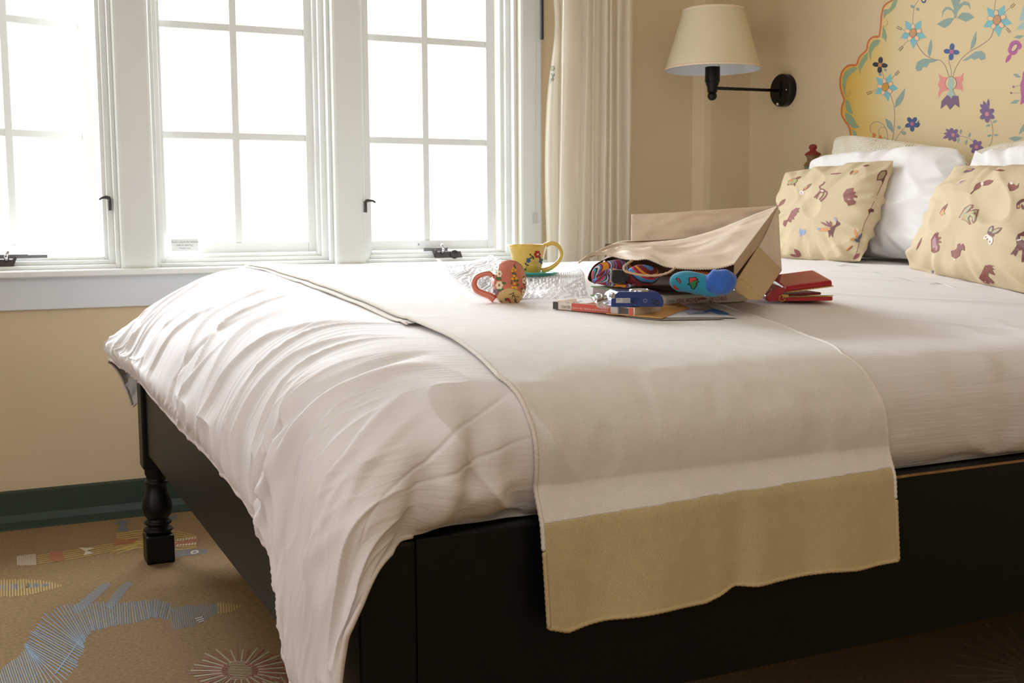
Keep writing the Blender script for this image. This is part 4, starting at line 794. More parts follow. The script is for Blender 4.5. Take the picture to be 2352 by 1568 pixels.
woven('woven_bird', ribs([(0, 1220), (150, 1170), (260, 1120), (330, 1010), (400, 900), (520, 830), (660, 800), (800, 790), (920, 770), (1020, 790)], [(60, 60), (130, 130), (180, 180), (170, 170), (90, 100), (60, 90), (50, 70), (45, 60)], 15, 7, CB, alt=[CB, '6c7c84', '64788a']) +
      ribs([(1030, 840), (1120, 830), (1200, 815), (1310, 775)], [(70, 70), (75, 65), (60, 45), (30, 22)], 13, 7, '6a7276') +
      ribs([(450, 790), (540, 720), (610, 660), (660, 628)], [(20, 24), (28, 28), (26, 26), (14, 14)], 9, 5, '6c7884') + ribs([(650, 770), (700, 710), (740, 660), (790, 622)], [(24, 24), (28, 28), (26, 24), (14, 14)], 9, 5, '6c7884') +
      [('line', [(1170, 840), (1215, 828)], 6, CW, 1), ('line', [(1180, 852), (1222, 838)], 6, CW, 1), ('line', [(1190, 862), (1225, 850)], 5, CW, 1)] + ribs([(1310, 775), (1380, 772), (1440, 765)], [(34, 34), (30, 30), (8, 8)], 16, 9, CY) + [('line', [(330, 1170), (420, 1050), (500, 930)], 8, '66798c', 1)])
woven('woven_leaf', ribs([(-60, 655), (0, 655), (120, 655), (240, 645), (375, 640)], [(60, 55), (55, 55), (54, 50), (34, 30), (3, 3)], 17, 9, CY) + ribs([(-60, 655), (60, 650), (200, 640), (300, 636)], [(22, 18), (22, 18), (16, 12), (6, 5)], 13, 8, CB))
woven('woven_fish_tail', ribs([(105, 490), (220, 485)], [(30, 30), (40, 36)], 9, 6, CW) + [('line', [(225+0, 460+k*12), (460, 425+k*12), (700, 385+k*10), (860, 370+k*6)], 5, CY) for k in range(5)] + [('poly', [(300, 440), (370, 430), (390, 485), (350, 500), (300, 490)], CR, 1), ('poly', [(690, 365), (830, 358), (800, 385), (680, 400)], CR, 1), ('poly', [(470, 412), (570, 415), (520, 432), (565, 445), (500, 460), (515, 435)], CW, 1)])
woven('woven_fish', [('line', [(700, 330+k*12), (900, 305+k*13), (1080, 318+k*13), (1180, 345+k*8)], 6, CY) for k in range(9)] + [('line', [(1040, 400), (1190, 365)], 24, CR, 1)] + [('line', [(1060+k*18, 372+k*-2), (1070+k*18, 362-k*2)], 8, CW, 2) for k in range(7)] + [('line', [(1060+k*18, 405-k*2), (1070+k*18, 395-k*2)], 8, CW, 2) for k in range(7)] + ribs([(1060, 440), (1240, 430)], [(18, 30), (10, 18)], 12, 6, CB) + [('oval', 1168, 440, 26, 11, -.2, CW, 2), ('oval', 1168, 440, 13, 5, -.2, CB, 3)] + [('line', [(660, 445), (840, 385)], 5, CY), ('line', [(700, 448), (850, 395)], 5, CY), ('line', [(760, 430), (850, 405)], 5, CY)] + ribs([(690, 262), (780, 255)], [(10, 10), (10, 10)], 12, 6, CB) + ribs([(735, 260), (740, 312)], [(14, 14), (40, 40)], 10, 6, CB) + ribs([(1000, 245), (1060, 225)], [(10, 20), (20, 10)], 12, 7, CB))
def burst(cx, cy, r, sy, cols, n=46, cfn=woven, nm='woven_sunburst', wd=9):
    c = []
    for k in range(n):
        a = 2*PI*k/n; r0 = r*(.25+.1*(k % 2)); r1 = r*(.82+.18*random.random()); c.append(('line', [(cx+r0*math.cos(a), cy+r0*sy*math.sin(a)), (cx+r1*math.cos(a), cy+r1*sy*math.sin(a))], wd, cols[k % len(cols)]))
    for k in range(12):
        y = cy+(k-5.5)*r*.03; c.append(('line', [(cx-r*.22, y), (cx+r*.22, y-4)], 5, cols[1]))
    cfn(nm, c)
burst(1440, 1150, 320, .46, ['8e4c34', 'a89878']); burst(1760, 1290, 280, .5, ['a89878', '8e4c34'])
burst(6250, 1180, 640, .62, ['9c8c6c', '7c7058'], n=64, wd=9)

# ================================================================== things on the bed
def rest(px, py):
    for k in range(60):
        h = raycast(px, py+k)
        if h: return h
def zat(x, y):
    return max([h.z for b in tops for h in [b.ray_cast(Vector((x, y, 1.4)), Vector((0, 0, -1)))[0]] if h] or [.78])
def sheet(name, A, B, m, parent, nu=40, nv=30, wr=.0015, seed=0, th=.0007, curved=True, sag=0, saw=0):
    """ruled sheet between two polylines given as (px, py, depth)"""
    a = np.array([tuple(dep(*p)) for p in A]); b = np.array([tuple(dep(*p)) for p in B])
    def rs(P, n):
        if curved and len(P) > 2: P = crom(P, np.linspace(0, len(P)-1, 120))
        L = np.r_[0, np.cumsum(np.linalg.norm(np.diff(P, axis=0), axis=1))]; L /= L[-1]; t = np.linspace(0, 1, n); return np.stack([np.interp(t, L, P[:, c]) for c in range(3)], 1)
    a = rs(a, nu); b = rs(b, nu); v = np.linspace(0, 1, nv)[None, :, None]; G = a[:, None]*(1-v)+b[:, None]*v
    if saw: G[::2, 0] -= np.array(tuple(UP))*saw*A[0][2]/FPX
    N = normals(G); U, V_ = np.meshgrid(np.linspace(0, 1, nu), np.linspace(0, 1, nv), indexing='ij')
    edge = np.clip(np.minimum(np.minimum(U, 1-U), np.minimum(V_, 1-V_))*8, 0, 1)
    G = G+N*((wr*(vn(U*7+seed, V_*6)+.7*(1-np.abs(vn(U*5+V_*4+seed, V_*5-U*2)))**4)*edge+sag*np.sin(PI*V_)*np.sin(PI*U)))[..., None]
    o = mk(name, G.reshape(-1, 3), gridF(nu, nv), m, parent, True)
    s_ = o.modifiers.new('thickness', 'SOLIDIFY'); s_.thickness = th; return o
# ---- bubble wrap pad and loose sheet
BW = glassy('clear_bubble_film', gl=.10, rough=.2, diff=.14); BWB = glassy('clear_bubbles', gl=.16, rough=.08, diff=.16)
bw = empty('bubble_wrap', tuple(rest(1180, 660))); tag(bw, 'crumpled clear bubble wrap spread under the two mugs', 'bubble wrap')
def film(pxs, lift, fold, seed):
    """surface over pixels grid: rows of (px,py) -> points on the bed, lifted"""
    nu, nv = len(pxs), len(pxs[0]); g = np.zeros((nu, nv, 3))
    for i in range(nu):
        for j in range(nv):
            p = rest(*pxs[i][j]); g[i, j] = (p.x, p.y, p.z+lift[i][j])
    t1 = np.linspace(0, nu-1, 30); t2 = np.linspace(0, nv-1, 44); G = np.swapaxes(crom(np.swapaxes(crom(g, t1), 0, 1), t2), 0, 1)
    U, V_ = np.meshgrid(t1, t2, indexing='ij'); G[..., 2] += fold*(vn(U*2.2+seed, V_*2.2)+1)*.5
    return G
def bubbles(G, r, name, step=.0105):
    Vb = []; Fb = []; a = G.reshape(-1, 3); N = normals(G).reshape(-1, 3); N[N[:, 2] < 0] *= -1; taken = []; bx = []
    o = np.random.RandomState(3).permutation(len(a))
    for i in o:
        if all((a[i][0]-q[0])**2+(a[i][1]-q[1])**2+(a[i][2]-q[2])**2 > (r*1.75)**2 for q in taken):
            taken.append(a[i]); bx.append(i)
    mb = MB()
    for i in bx:
        mb.lathe([(r, 0), (r*.94, r*.35), (r*.6, r*.68), (0, r*.8)], a[i], N[i], 8)
    b = mb.build(name, BWB, bw, smooth=True); b['kind'] = 'stuff'; return b
G1 = film([[(1085, 640), (1150, 640), (1210, 634), (1290, 630), (1330, 626)], [(1080, 652), (1150, 655), (1210, 652), (1290, 650), (1338, 640)], [(1090, 672), (1150, 676), (1215, 680), (1290, 684), (1340, 668)], [(1120, 690), (1180, 695), (1235, 694), (1290, 692), (1345, 682)]],
          [[.003, .002, .001, .002, .004], [.006, .004, .004, .008, .008], [.006, .008, .012, .020, .010], [.001, .001, .003, .003, .001]], .004, 1)
mk('wrap_film', G1.reshape(-1, 3), gridF(30, 44), BW, bw, True); bubbles(G1, .0046, 'bubbles')
G2 = film([[(1006, 612), (1030, 640), (1070, 664), (1095, 680)], [(1060, 620), (1080, 630), (1110, 648), (1130, 668)], [(1128, 600), (1150, 616), (1165, 630), (1190, 650)]], [[.012, .006, .003, .002], [.006, .010, .008, .004], [.014, .014, .012, .006]], .008, 5)
mk('wrap_film', G2.reshape(-1, 3), gridF(30, 44), BW, bw, True); bubbles(G2, .0045, 'bubbles')
# packing tape strip
TP = mat('grey_packing_tape', (176, 172, 162), .4); tp = [(1018, 622), (1040, 624), (1057, 630), (1080, 622), (1105, 608), (1125, 598), (1137, 600)]
a_ = [rest(x, y+3)+Vector((0, 0, .020)) for x, y in tp]; 
b_ = [rest(x, y-3)+Vector((0, 0, .020)) for x, y in tp]
n_ = len(tp); mk('packing_tape', [dep(x, y+4.5, (p-CAM).dot(FW)) for (x, y), p in zip(tp, a_)]+[dep(x, y-4.5, (p-CAM).dot(FW)+.012) for (x, y), p in zip(tp, a_)], [(i, i+1, n_+i+1, n_+i) for i in range(n_-1)], TP, bw, True)

# ---- mugs
def conv_at(p):
    k = (p-CAM).dot(FW)/FPX; return k
YM = mat('yellow_glaze', (226, 190, 84), .18, coat=.5, mottle=.10, scale=40, bump=('ribs', 14, .25, 'Z', 'Object'))
RM = mat('coral_glaze', (206, 112, 88), .18, coat=.6, mottle=.08, scale=40, bump=('ribs', 12, .15, 'Z', 'Object'))
TE = mat('teal_glaze', (66, 170, 160), .15, coat=.6, mottle=.06)
pb = rest(1230, 640)+Vector((0, 0, .012)); k = conv_at(pb)
ym = empty('yellow_mug', tuple(pb)); tag(ym, 'yellow hand-painted mug standing upright on the bubble wrap', 'mug')
H = 72*k; RR_ = 45.5*k; z0 = dep(1212, 633.5, (pb-CAM).dot(FW)).z; cx, cy = pb.x, pb.y
cpx = dep(1212, 600, (pb-CAM).dot(FW)); cx, cy = cpx.x, cpx.y
prof = [(0, .001), (26*k, .001), (27.5*k, .003), (31*k, .20*H), (35*k, .42*H), (39*k, .68*H), (43*k, .90*H), (45.6*k, .985*H), (45*k, H), (43.5*k, .985*H), (41*k, .88*H), (36*k, .6*H), (30*k, .3*H), (24*k, .1*H), (0, .08*H)]
pc_ = MB().lathe(prof, (cx, cy, z0), n=64).build('mug_body', YM, ym, smooth=True)
def onpl(px, py, c):  # point in the vertical plane through c facing the camera
    return dep(px, py, (Vector(c)-CAM).dot(FW))
ctr = Vector((cx, cy, z0+H/2)); hp = [(1247, 570), (1256, 562), (1268, 558.5), (1281, 564), (1289, 578), (1287, 594), (1275, 608), (1260, 617), (1244, 622)]
MB().tube([onpl(x, y, ctr) for x, y in [tuple(v) for v in crom(np.array(hp, float), np.linspace(0, 8, 40))]], [.0038+.0022*abs(i/39-.5)*2 for i in range(40)], 12).build('handle', YM, ym, smooth=True)
MB().lathe([(0, -.003), (.004, -.002), (.005, .001), (.003, .004), (0, .005)], onpl(1251, 563, ctr), (0, -.3, 1), 10).build('thumb_rest', YM, ym, smooth=True)
g = Marks(bvh(pc_), .0004, crop(1000, 540, 7.127), 8); D1, D2, D3, D4 = 'b42a30', '3a6c92', '3c4630', 'e8d070'
for k2 in range(6): a = k2*PI/3; g.oval(1668+34*math.cos(a), 312+40*math.sin(a), 24, 24, 0, D1)
g.oval(1675, 312, 16, 20, .3, D4, 1)
for (x, y) in ((1524, 412), (1732, 424)):
    for k2 in range(5): a = k2*2*PI/5+.3; g.oval(x+24*math.cos(a), y+28*math.sin(a), 17, 17, 0, D2)
    g.oval(x, y, 9, 9, 0, '28323c', 1)
for x, y, a, b, r in ((1556, 318, 20, 12, 1.2), (1590, 350, 26, 14, .6), (1600, 378, 20, 11, .8), (1560, 372, 18, 10, -.5), (1708, 358, 20, 11, .9), (1712, 385, 26, 12, 1.1), (1474, 465, 18, 10, 1.4), (1512, 488, 20, 13, .6), (1472, 560, 22, 12, .6), (1752, 470, 20, 9, 1.3), (1765, 510, 22, 9, 1.2), (1755, 560, 22, 10, 1.7)): g.oval(x, y, a, b, r, D3, 1)
g.line([(1590, 350), (1535, 400), (1490, 450), (1492, 520), (1475, 568)], 6, D3); g.line([(1700, 350), (1730, 420), (1760, 500), (1745, 600)], 6, D3); g.oval(1765, 540, 10, 22, .2, '6a5aa0', 2)
g.build('painted_flowers', ym)
sc_ = MB().lathe([(0, 0), (.026, 0), (.030, .002), (.0485, .0095), (.0520, .0125), (.0515, .0135), (.048, .0115), (.028, .0038), (0, .0035)], Vector((dep(1229, 632, (pb-CAM).dot(FW)-.002).x, dep(1229, 632, (pb-CAM).dot(FW)-.002).y, z0-.0045)), (.03, 0, 1), 56)
sau = sc_.build('teal_saucer', TE, smooth=True); tag(sau, 'teal glazed saucer under the yellow mug', 'saucer')
# red mug tipped onto its base edge
kb = (rest(1168, 699)-CAM).dot(FW)+.010; kR = kb/FPX
toc = (CAM-dep(1170, 660, kb)).normalized(); hz_ = Vector((toc.x, toc.y, 0)).normalized()
ax = (-hz_*.74+Vector((0, 0, .67))+RT*-.03).normalized()
rm = empty('red_mug', tuple(rest(1168, 698))); tag(rm, 'coral red mug with painted flowers tipped over in front of the yellow mug', 'mug')
base = dep(1171, 682, kb)
Lm = 63*kR/.74; pr = [(0, .0008), (.027*1.0, 0), (28.5*kR, .0012), (32*kR, .10*Lm), (37.5*kR, .26*Lm), (40.8*kR, .46*Lm), (41*kR, .60*Lm), (39*kR, .80*Lm), (36.5*kR, .93*Lm), (36*kR, Lm), (34*kR, .99*Lm), (36*kR, .8*Lm), (37*kR, .5*Lm), (30*kR, .15*Lm), (0, .1*Lm)]
pr[1] = (28*kR, .0)
rb_ = MB().lathe(pr, base, ax, 72).build('mug_body', RM, rm, smooth=True)
MB().lathe([(0, -.0006), (27.4*kR, -.0006), (28.2*kR, .0004)], base, ax, 48).build('unglazed_base', mat('buff_clay', (214, 180, 122), .6, mottle=.05), rm, smooth=True)
hc = base+ax*Lm*.5
hp = [(1131, 634), (1122, 628), (1108, 630), (1094, 638), (1089, 652), (1095, 666), (1110, 674), (1124, 679), (1136, 688)]
MB().tube([onpl(x, y, base+ax*Lm*.35) for x, y in [tuple(v) for v in crom(np.array(hp, float), np.linspace(0, 8, 40))]], [.0045+.0025*(i/39)**2 for i in range(40)], 12).build('handle', RM, rm, smooth=True)
g = Marks(bvh(rb_), .0004, crop(1000, 540, 7.127), 8); GN, CRM, YF_ = '4a6438', 'e8dcb8', 'e6b02c'
for x, y, a, b, r in ((1005, 525, 18, 14, 0), (1000, 620, 26, 12, 1.2), (1040, 690, 40, 22, .4), (1010, 715, 30, 18, 1), (1060, 720, 30, 20, .3), (1125, 785, 36, 20, .1), (1060, 900, 50, 26, .2), (1110, 900, 34, 20, .8), (1300, 522, 30, 12, 1.0), (1290, 486, 12, 8, 0), (1285, 628, 40, 16, .2), (1310, 648, 22, 14, .8), (1248, 752, 18, 14, 0), (1302, 745, 20, 16, 0), (1345, 745, 22, 18, 0), (1242, 790, 18, 18, 0), (1348, 815, 18, 22, 0), (1250, 886, 18, 16, 0), (1298, 895, 16, 16, 0), (1335, 915, 16, 12, 0), (1445, 690, 14, 24, .1), (1450, 800, 22, 16, 1), (1410, 880, 16, 22, 0), (1470, 860, 14, 30, 0), (1410, 970, 14, 14, 0), (1020, 965, 34, 22, .5), (935, 850, 14, 30, .2), (950, 960, 22, 30, .5)): g.oval(x, y, a, b, r, GN)
for x, y, r in ((1050, 635, 34), (1050, 820, 42), (985, 572, 20)):
    for k2 in range(6): a = k2*PI/3; g.oval(x+r*.85*math.cos(a), y+r*1.05*math.sin(a), r*.62, r*.62, 0, CRM, 1)
    g.oval(x, y, r*.36, r*.5, 0, 'b02c30', 2)
for x, y in ((1448, 745), (1440, 930)):
    for k2 in range(5): a = k2*2*PI/5; g.oval(x+20*math.cos(a), y+34*math.sin(a), 14, 22, 0, CRM, 1)
    g.oval(x, y, 8, 12, 0, 'b02c30', 2)
for x, y in ((1275, 548), (1260, 588), (1302, 578), (1290, 672), (1262, 716), (1322, 710), (1295, 795), (1262, 855), (1320, 865), (1300, 850)): g.oval(x, y, 22, 22, 0, YF_, 1)
for x, y in ((1290, 694), (1300, 828), (1280, 572)): g.oval(x, y, 7, 9, 0, 'a03028', 2)
g.oval(990, 915, 40, 44, .3, '84687c', 1); g.oval(980, 910, 12, 14, 0, '5a4058', 2)
g.build('painted_flowers', rm)
g = Marks(bvh(bpy.data.objects['unglazed_base']), .0003, crop(1000, 540, 7.127), 8)
for P in ([(1205, 965), (1240, 960), (1285, 935), (1265, 990), (1300, 975), (1290, 1010), (1345, 1000), (1370, 1015)], [(1260, 985), (1255, 1030)], [(1300, 1030), (1325, 1040), (1290, 1055), (1330, 1070), (1295, 1080), (1330, 1095), (1310, 1120)], [(1215, 1060), (1230, 1100), (1205, 1090)], [(1075, 1068), (1062, 1085), (1095, 1090)]): g.line(P, 8, '28241e', 1)
g.oval(1160, 1050, 28, 24, .3, '4a5a34', 1); g.oval(1190, 1050, 34, 24, .6, 'a8303a', 2); g.oval(1150, 1035, 14, 12, 0, '3a4a2a', 2)
g.build('painted_signature', rm)

# ---- books
def book(name, A, S, T, th, spine_m, cover_m, label, ct=.0018, edge_m=None, page_m=None):
    """A lower corner where spine and tail meet; S along the spine, T across the cover"""
    Z = S.cross(T); Z = (Z if Z.z > 0 else -Z).normalized(); r = empty(name, tuple(A)); tag(r, label, 'book')
    MB().obox(A+Z*.0, S, T, Z*ct).build('back_cover', edge_m or cover_m, r)
    MB().obox(A+Z*(th-ct), S, T, Z*ct).build('front_cover', edge_m or cover_m, r)
    Tn = T.normalized(); Sn = S.normalized()
    sp = MB(); n = 8; V = []
    for i in range(n+1):
        a = PI*i/n-PI/2; V.append((math.cos(a)*.0012, (math.sin(a)+1)/2*th))
    vs = [A-Tn*x+Z*z for x, z in V]+[A-Tn*x+Z*z+S for x, z in V]
    sp.add(vs, [(i, i+1, n+2+i, n+1+i) for i in range(n)]).build('spine', spine_m, r, smooth=True)
    MB().obox(A+Z*ct+Sn*.003+Tn*.001, Sn*(S.length-.006), Tn*(T.length-.004), Z*(th-2*ct)).build('page_block', page_m or mat('page_edges', (222, 208, 184), .8, bump=('ribs', 90, .4, 'Z', 'Object'), mottle=.05), r)
    return r, Z, Sn, Tn
A = rest(1527, 704); Bf = rest(1356, 680); T = (Bf-A); T = Vector((T.x, T.y, T.z)); T = T.normalized()*min(T.length, .25)
S = Vector((T.y, -T.x, 0)).normalized()*.262; S.z = zat(A.x+S.x, A.y+S.y)-A.z; S.z = max(-.012, min(.012, S.z))
A = A+Vector((0, 0, .001)); WHC = mat('white_book_cover', (232, 228, 222), .35, coat=.3, mottle=.01)
cb_, Z, Sn, Tn = book('cookbook', A, S, T, .0185, WHC, WHC, 'thick white cookbook with red spine lettering lying under the open paper bag', edge_m=mat('green_cover_edge', (120, 170, 96), .4), page_m=mat('pink_grey_pages', (206, 190, 190), .8, bump=('ribs', 90, .4, 'Z', 'Object'), mottle=.06))
MB().obox(A+Z*.0185, S*.985, T*.975, Z*.0003).build('cover_print', WHC, cb_)
CKT = A+Z*.0188
hh = .0095; o_ = A-Tn*.0016+Z*.005
text('spine_lettering', 'BUTEL', o_+Sn*.010+Z*.0015, Sn, Z, .0058, '8c6a62', cb_); text('spine_lettering', 'REAL WOMEN', o_+Sn*.032, Sn, Z, .0112, 'b04a3c', cb_); text('spine_lettering', 'EAT CHILES', o_+Sn*.134, Sn, Z, .0112, 'b04a3c', cb_)
cz = o_+Sn*.116+Z*.004
MB().tube([cz-Sn*.016-Z*.001, cz-Sn*.011+Z*.002], .0006, 6).build('chile_stem', flat('6a7a4a'), cb_)
MB().prism([cz-Sn*.011+Z*.003, cz-Sn*.006+Z*.0042, cz+Sn*.004+Z*.003, cz+Sn*.012+Z*.001, cz+Sn*.004-Z*.001, cz-Sn*.006-Z*.0015, cz-Sn*.011], -Tn*.0003).build('chile_print', flat('a03428', .3), cb_)
cp = bvh(bpy.data.objects['cover_print']); g = Marks(cp, .0002, crop(1340, 570, 11.76), 12)
for x, y, a, b, r, c in ((1700, 1085, 330, 12, .06, 'a03c2c'), (1900, 1105, 260, 10, .12, '8c3a28'), (2050, 1160, 120, 8, .2, 'a03c2c'), (2200, 1150, 160, 9, .1, 'b09a30'), (2330, 1165, 120, 10, .1, '7a8a3a'), (1480, 1080, 200, 6, .05, '9a8a5a'), (2150, 1195, 60, 5, .1, '7a8a3a'), (660, 1035, 16, 4, 0, '404048'), (1220, 1135, 14, 4, 0, '404048'), (2060, 1130, 90, 6, .1, 'd8c8b0')): g.oval(x, y, a, b, r, c, 0, 16)
g.build('cover_art', cb_)
A = rest(1458, 731); k = (A-CAM).dot(FW)
Rg = rest(1551, 716)-A; T2 = Rg.normalized()*.100; S2 = Vector((-T2.y, T2.x, 0)).normalized()*.158; A += Vector((0, 0, .0042))
S2.z = zat(A.x+S2.x, A.y+S2.y)-A.z+.001; T2.z = max(T2.z, zat(A.x+T2.x, A.y+T2.y)-A.z+.001)
ORC = mat('tan_cover_stock', (214, 176, 132), .3, coat=.4, mottle=.1, scale=30)
gb, Z, Sn, Tn = book('guidebook', A, S2, T2, .0135, mat('white_spine', (226, 216, 206), .35, coat=.3), ORC, 'slim travel guidebook with a red and white spine under the blue camera', ct=.0009)
o_ = A-Tn*.0022
KQ = .158/.19
def band(a, b, c, name='spine_band', z0=.0006, z1=.0129):
    a *= KQ; b *= KQ; MB().obox(o_+Sn*a+Z*z0, Sn*(b-a), Tn*.0004, Z*(z1-z0)).build(name, flat(c, .35), gb)
band(.003, .012, 'd4523c'); band(.0135, .034, '50403c', z0=.002, z1=.0115); band(.0345, .037, '6a86b0'); band(.055, .145, 'd4523c'); band(.178, .19, '3c3838')
Y0 = o_-Tn*.0006+Z*.0035
text('spine_lettering', 'SANTA FE, TAOS & ALBUQUERQUE', Y0+Sn*.1435*KQ, -Sn, Z, .0045, 'f0dcd0', gb); text('spine_lettering', 'TOP', Y0+Sn*.170*KQ, -Sn, Z, .0058, '55504e', gb); text('spine_lettering', '10', Y0+Sn*.157*KQ, -Sn, Z, .0072, '302c2c', gb)
gp = bvh(bpy.data.objects['front_cover.001']); g = Marks(gp, .0003, crop(1260, 660, 7.84), 20)
g.poly([(210, 290), (500, 205), (830, 185), (820, 260), (560, 340), (470, 330)], 'dcd6d0'); g.poly([(640, 290), (860, 280), (920, 300), (700, 335)], 'c85a40', 1); g.poly([(520, 335), (700, 325), (750, 350), (540, 355)], '6a86b8', 2); g.line([(300, 260), (420, 280), (600, 250)], 6, '8090a0', 2); g.poly([(1290, 400), (1500, 360), (1900, 350), (1850, 365), (1560, 385), (1480, 425)], '60544e', 1); g.line([(1560, 400), (1800, 370), (2200, 355)], 10, 'b85a48', 2)
g.build('cover_art', gb)
# ---- digital camera lying on the guidebook
CA = A+Z*.0141; pA = raycast(1404, 706)
def on_plane(px, py, O, Nn): d = ray(px, py); return CAM+d*((O-CAM).dot(Nn)/d.dot(Nn))
c0 = on_plane(1404, 704.5, CA, Z); c1_ = on_plane(1524, 704.5, CA, Z); wv = (c1_-c0); wv = wv.normalized()*.088 if wv.length > .1 or wv.length < .07 else wv
dvp = Z.cross(wv).normalized(); dvp = dvp if dvp.dot(FW) > 0 else -dvp
CBL = mat('blue_metal_camera', (34, 62, 132), .28, .35, coat=.5); cam_e = empty('compact_camera', tuple(c0)); tag(cam_e, 'blue compact digital camera lying flat on the guidebook', 'camera')
W_ = wv.normalized(); wl_ = wv.length; hC = .0245; dC = .055
mb = MB(); t = MB(); P = [(0, .0), (wl_*.985, 0), (wl_, .004), (wl_, .010), (wl_*.97, .016), (wl_*.90, hC-.001), (wl_*.88, hC), (.012, hC), (.004, hC-.005), (0, hC-.012)]
mb.prism([c0+W_*x+Z*z for x, z in P], dvp*dC); cbo = mb.build('camera_body', CBL, cam_e)
bv = cbo.modifiers.new('bevel', 'BEVEL'); bv.width = .0016; bv.segments = 3; bv.limit_method = 'ANGLE'
F0 = c0-dvp*.0006
def fbox(x0, x1, z0, z1, name, m, d=.0006, y=0): return MB().obox(F0-dvp*y+W_*x0+Z*z0, W_*(x1-x0), dvp*d, Z*(z1-z0), .0001).build(name, m, cam_e)
s = wl_/122.
def fx(px): return (px-1404)*s
def fz(py): return (704.5-py)*s
st_ = fbox(fx(1414.5), fx(1447.5), fz(695.5), fz(684.5), 'rating_label', flat('bfc0c4', .4))
rs_ = W_*-1
text('label_lettering', 'FC', F0-dvp*.0002+W_*fx(1423)+Z*fz(685.5), -W_, -Z, .0042, '404048', st_)
for i in range(3): fbox(fx(1429.5), fx(1446), fz(687.4+i*3), fz(686.4+i*3), 'label_print', flat('84848c'), .0001, .0003)
fbox(fx(1450.5), fx(1463.5), fz(690), fz(683), 'battery_door', mat('blue_door', (28, 52, 116), .3, .3)); fbox(fx(1450), fx(1464), fz(690.8), fz(690.2), 'door_gap', flat('101828'))
for k2 in range(6):
    a = k2*PI/3+.5; MB().lathe([(0, .0003), (.0006, .0003), (.0006, -.0004)], F0+W_*(fx(1482.5)+.0028*math.cos(a))+Z*(fz(690.5)+.0028*math.sin(a)), -dvp, 10).build('speaker_hole', flat('c8d0e0'), cam_e)
MB().lathe([(.0046, .0001), (.0042, .0008), (.0034, .0009), (.0032, -.001), (0, -.001)], F0+W_*fx(1509)+Z*fz(694.5), -dvp, 24).build('tripod_socket', flat('1c1a1c', .3), cam_e, smooth=True)
for px, py in ((1498.5, 688.5), (1498.5, 696.5), (1468, 687.5), (1463, 696.5), (1454, 694)): MB().lathe([(0, .0003), (.0011 if px != 1454 else .002, .0003), (.0011, -.0004)], F0+W_*fx(px)+Z*fz(py), -dvp, 12).build('body_screw', flat('181c2c', .3), cam_e)
MB().obox(c0+W_*.0-dvp*.0008+Z*(hC-.011), W_*.006, dvp*.02, Z*.0095, .0015).build('chrome_corner', CHROME, cam_e)
MB().lathe([(.017, 0), (.017, .0022), (.015, .003), (.0135, .003), (.013, .001), (0, .001)], c0+W_*fx(1478)+Z*hC+dvp*.024, Z, 40).build('lens_ring', CHROME, cam_e, smooth=True)
for i in range(11): MB().obox(c0+W_*(fx(1409)+i*.0033)+Z*(hC+.0001)+dvp*.004, W_*(.0014+.001*(i % 3)), dvp*.004, Z*.0002).build('top_print', flat('d8dce8'), cam_e)
# wrist strap and loose clear sleeve at the camera's end
ws = [(1396, 688), (1388, 690), (1380, 694), (1374, 700), (1378, 703), (1388, 700), (1397, 694)]
MB().tube([dep(x, y, (c0-CAM).dot(FW)-.002) for x, y in [tuple(v) for v in crom(np.array(ws, float), np.linspace(0, 6, 30))]], .0011, 8).build('wrist_strap', mat('strap_cord', (170, 160, 140), .6), cam_e, smooth=True)
kd = (c0-CAM).dot(FW)
sheet('strap_tab', [(1368, 675, kd+.03), (1372, 688, kd+.0), (1369, 693, kd-.0)], [(1393, 678, kd+.03), (1395, 686, kd+.0), (1393, 690, kd-.0)], mat('bronze_ribbed_tab', (110, 98, 78), .55, .2, bump=('noise', 500, .8)), cam_e, 12, 12, .0012)
slv = sheet('clear_sleeve', [(1360, 684, kd+.03), (1366, 694, kd), (1372, 706, kd-.01), (1396, 710, kd-.015)], [(1372, 672, kd+.05), (1385, 678, kd+.02), (1395, 690, kd), (1404, 704, kd-.01)], BW, None, 24, 24, .003, 3, .0003); tag(slv, 'small crumpled clear plastic sleeve at the left end of the blue camera', 'plastic sleeve')
# ---- envelope, brochures
def leaflet(name, px, m, label, cat, lift, th=.0007, cls=None):
    P = [rest(*p) for p in px]; c_ = sum(P, Vector())/len(P); zm = sum(p.z for p in P)/len(P); P = [on_plane(*p, Vector((0, 0, q.z*.5+zm*.5)), Vector((0, 0, 1))) for p, q in zip(px, P)]
    bm = bmesh.new(); vs = [bm.verts.new((p.x, p.y, 0)) for p in P]; bm.faces.new(vs)
    bmesh.ops.triangulate(bm, faces=bm.faces[:])
    for _ in range(4):
        e = [e for e in bm.edges if e.calc_length() > .012]
        if e: bmesh.ops.subdivide_edges(bm, edges=e, cuts=1)
    bmesh.ops.triangulate(bm, faces=bm.faces[:]); bm.verts.index_update()
    V = [(v.co.x, v.co.y, zat(v.co.x, v.co.y)+lift) for v in bm.verts]; F = [tuple(v.index for v in f.verts) for f in bm.faces]; bm.free()
    r = mk(name, V, F, m, None, True); s_ = r.modifiers.new('thickness', 'SOLIDIFY'); s_.thickness = th; s_.offset = 0; tag(r, label, cat); return r
env = leaflet('paper_envelope', [(1392, 726), (1520, 733), (1583, 711), (1556, 702), (1420, 712)], mat('orange_kraft', (220, 170, 104), .6, mottle=.05), 'orange tan paper envelope lying under the guidebook', 'envelope', .0040, .0009)
br2 = leaflet('brochure', [(1438, 731), (1520, 736), (1662, 731), (1600, 716), (1500, 716)], mat('grey_leaflet', (150, 146, 144), .4), 'grey edged folded leaflet beneath the blue and white brochure', 'brochure', .0018, .0008)
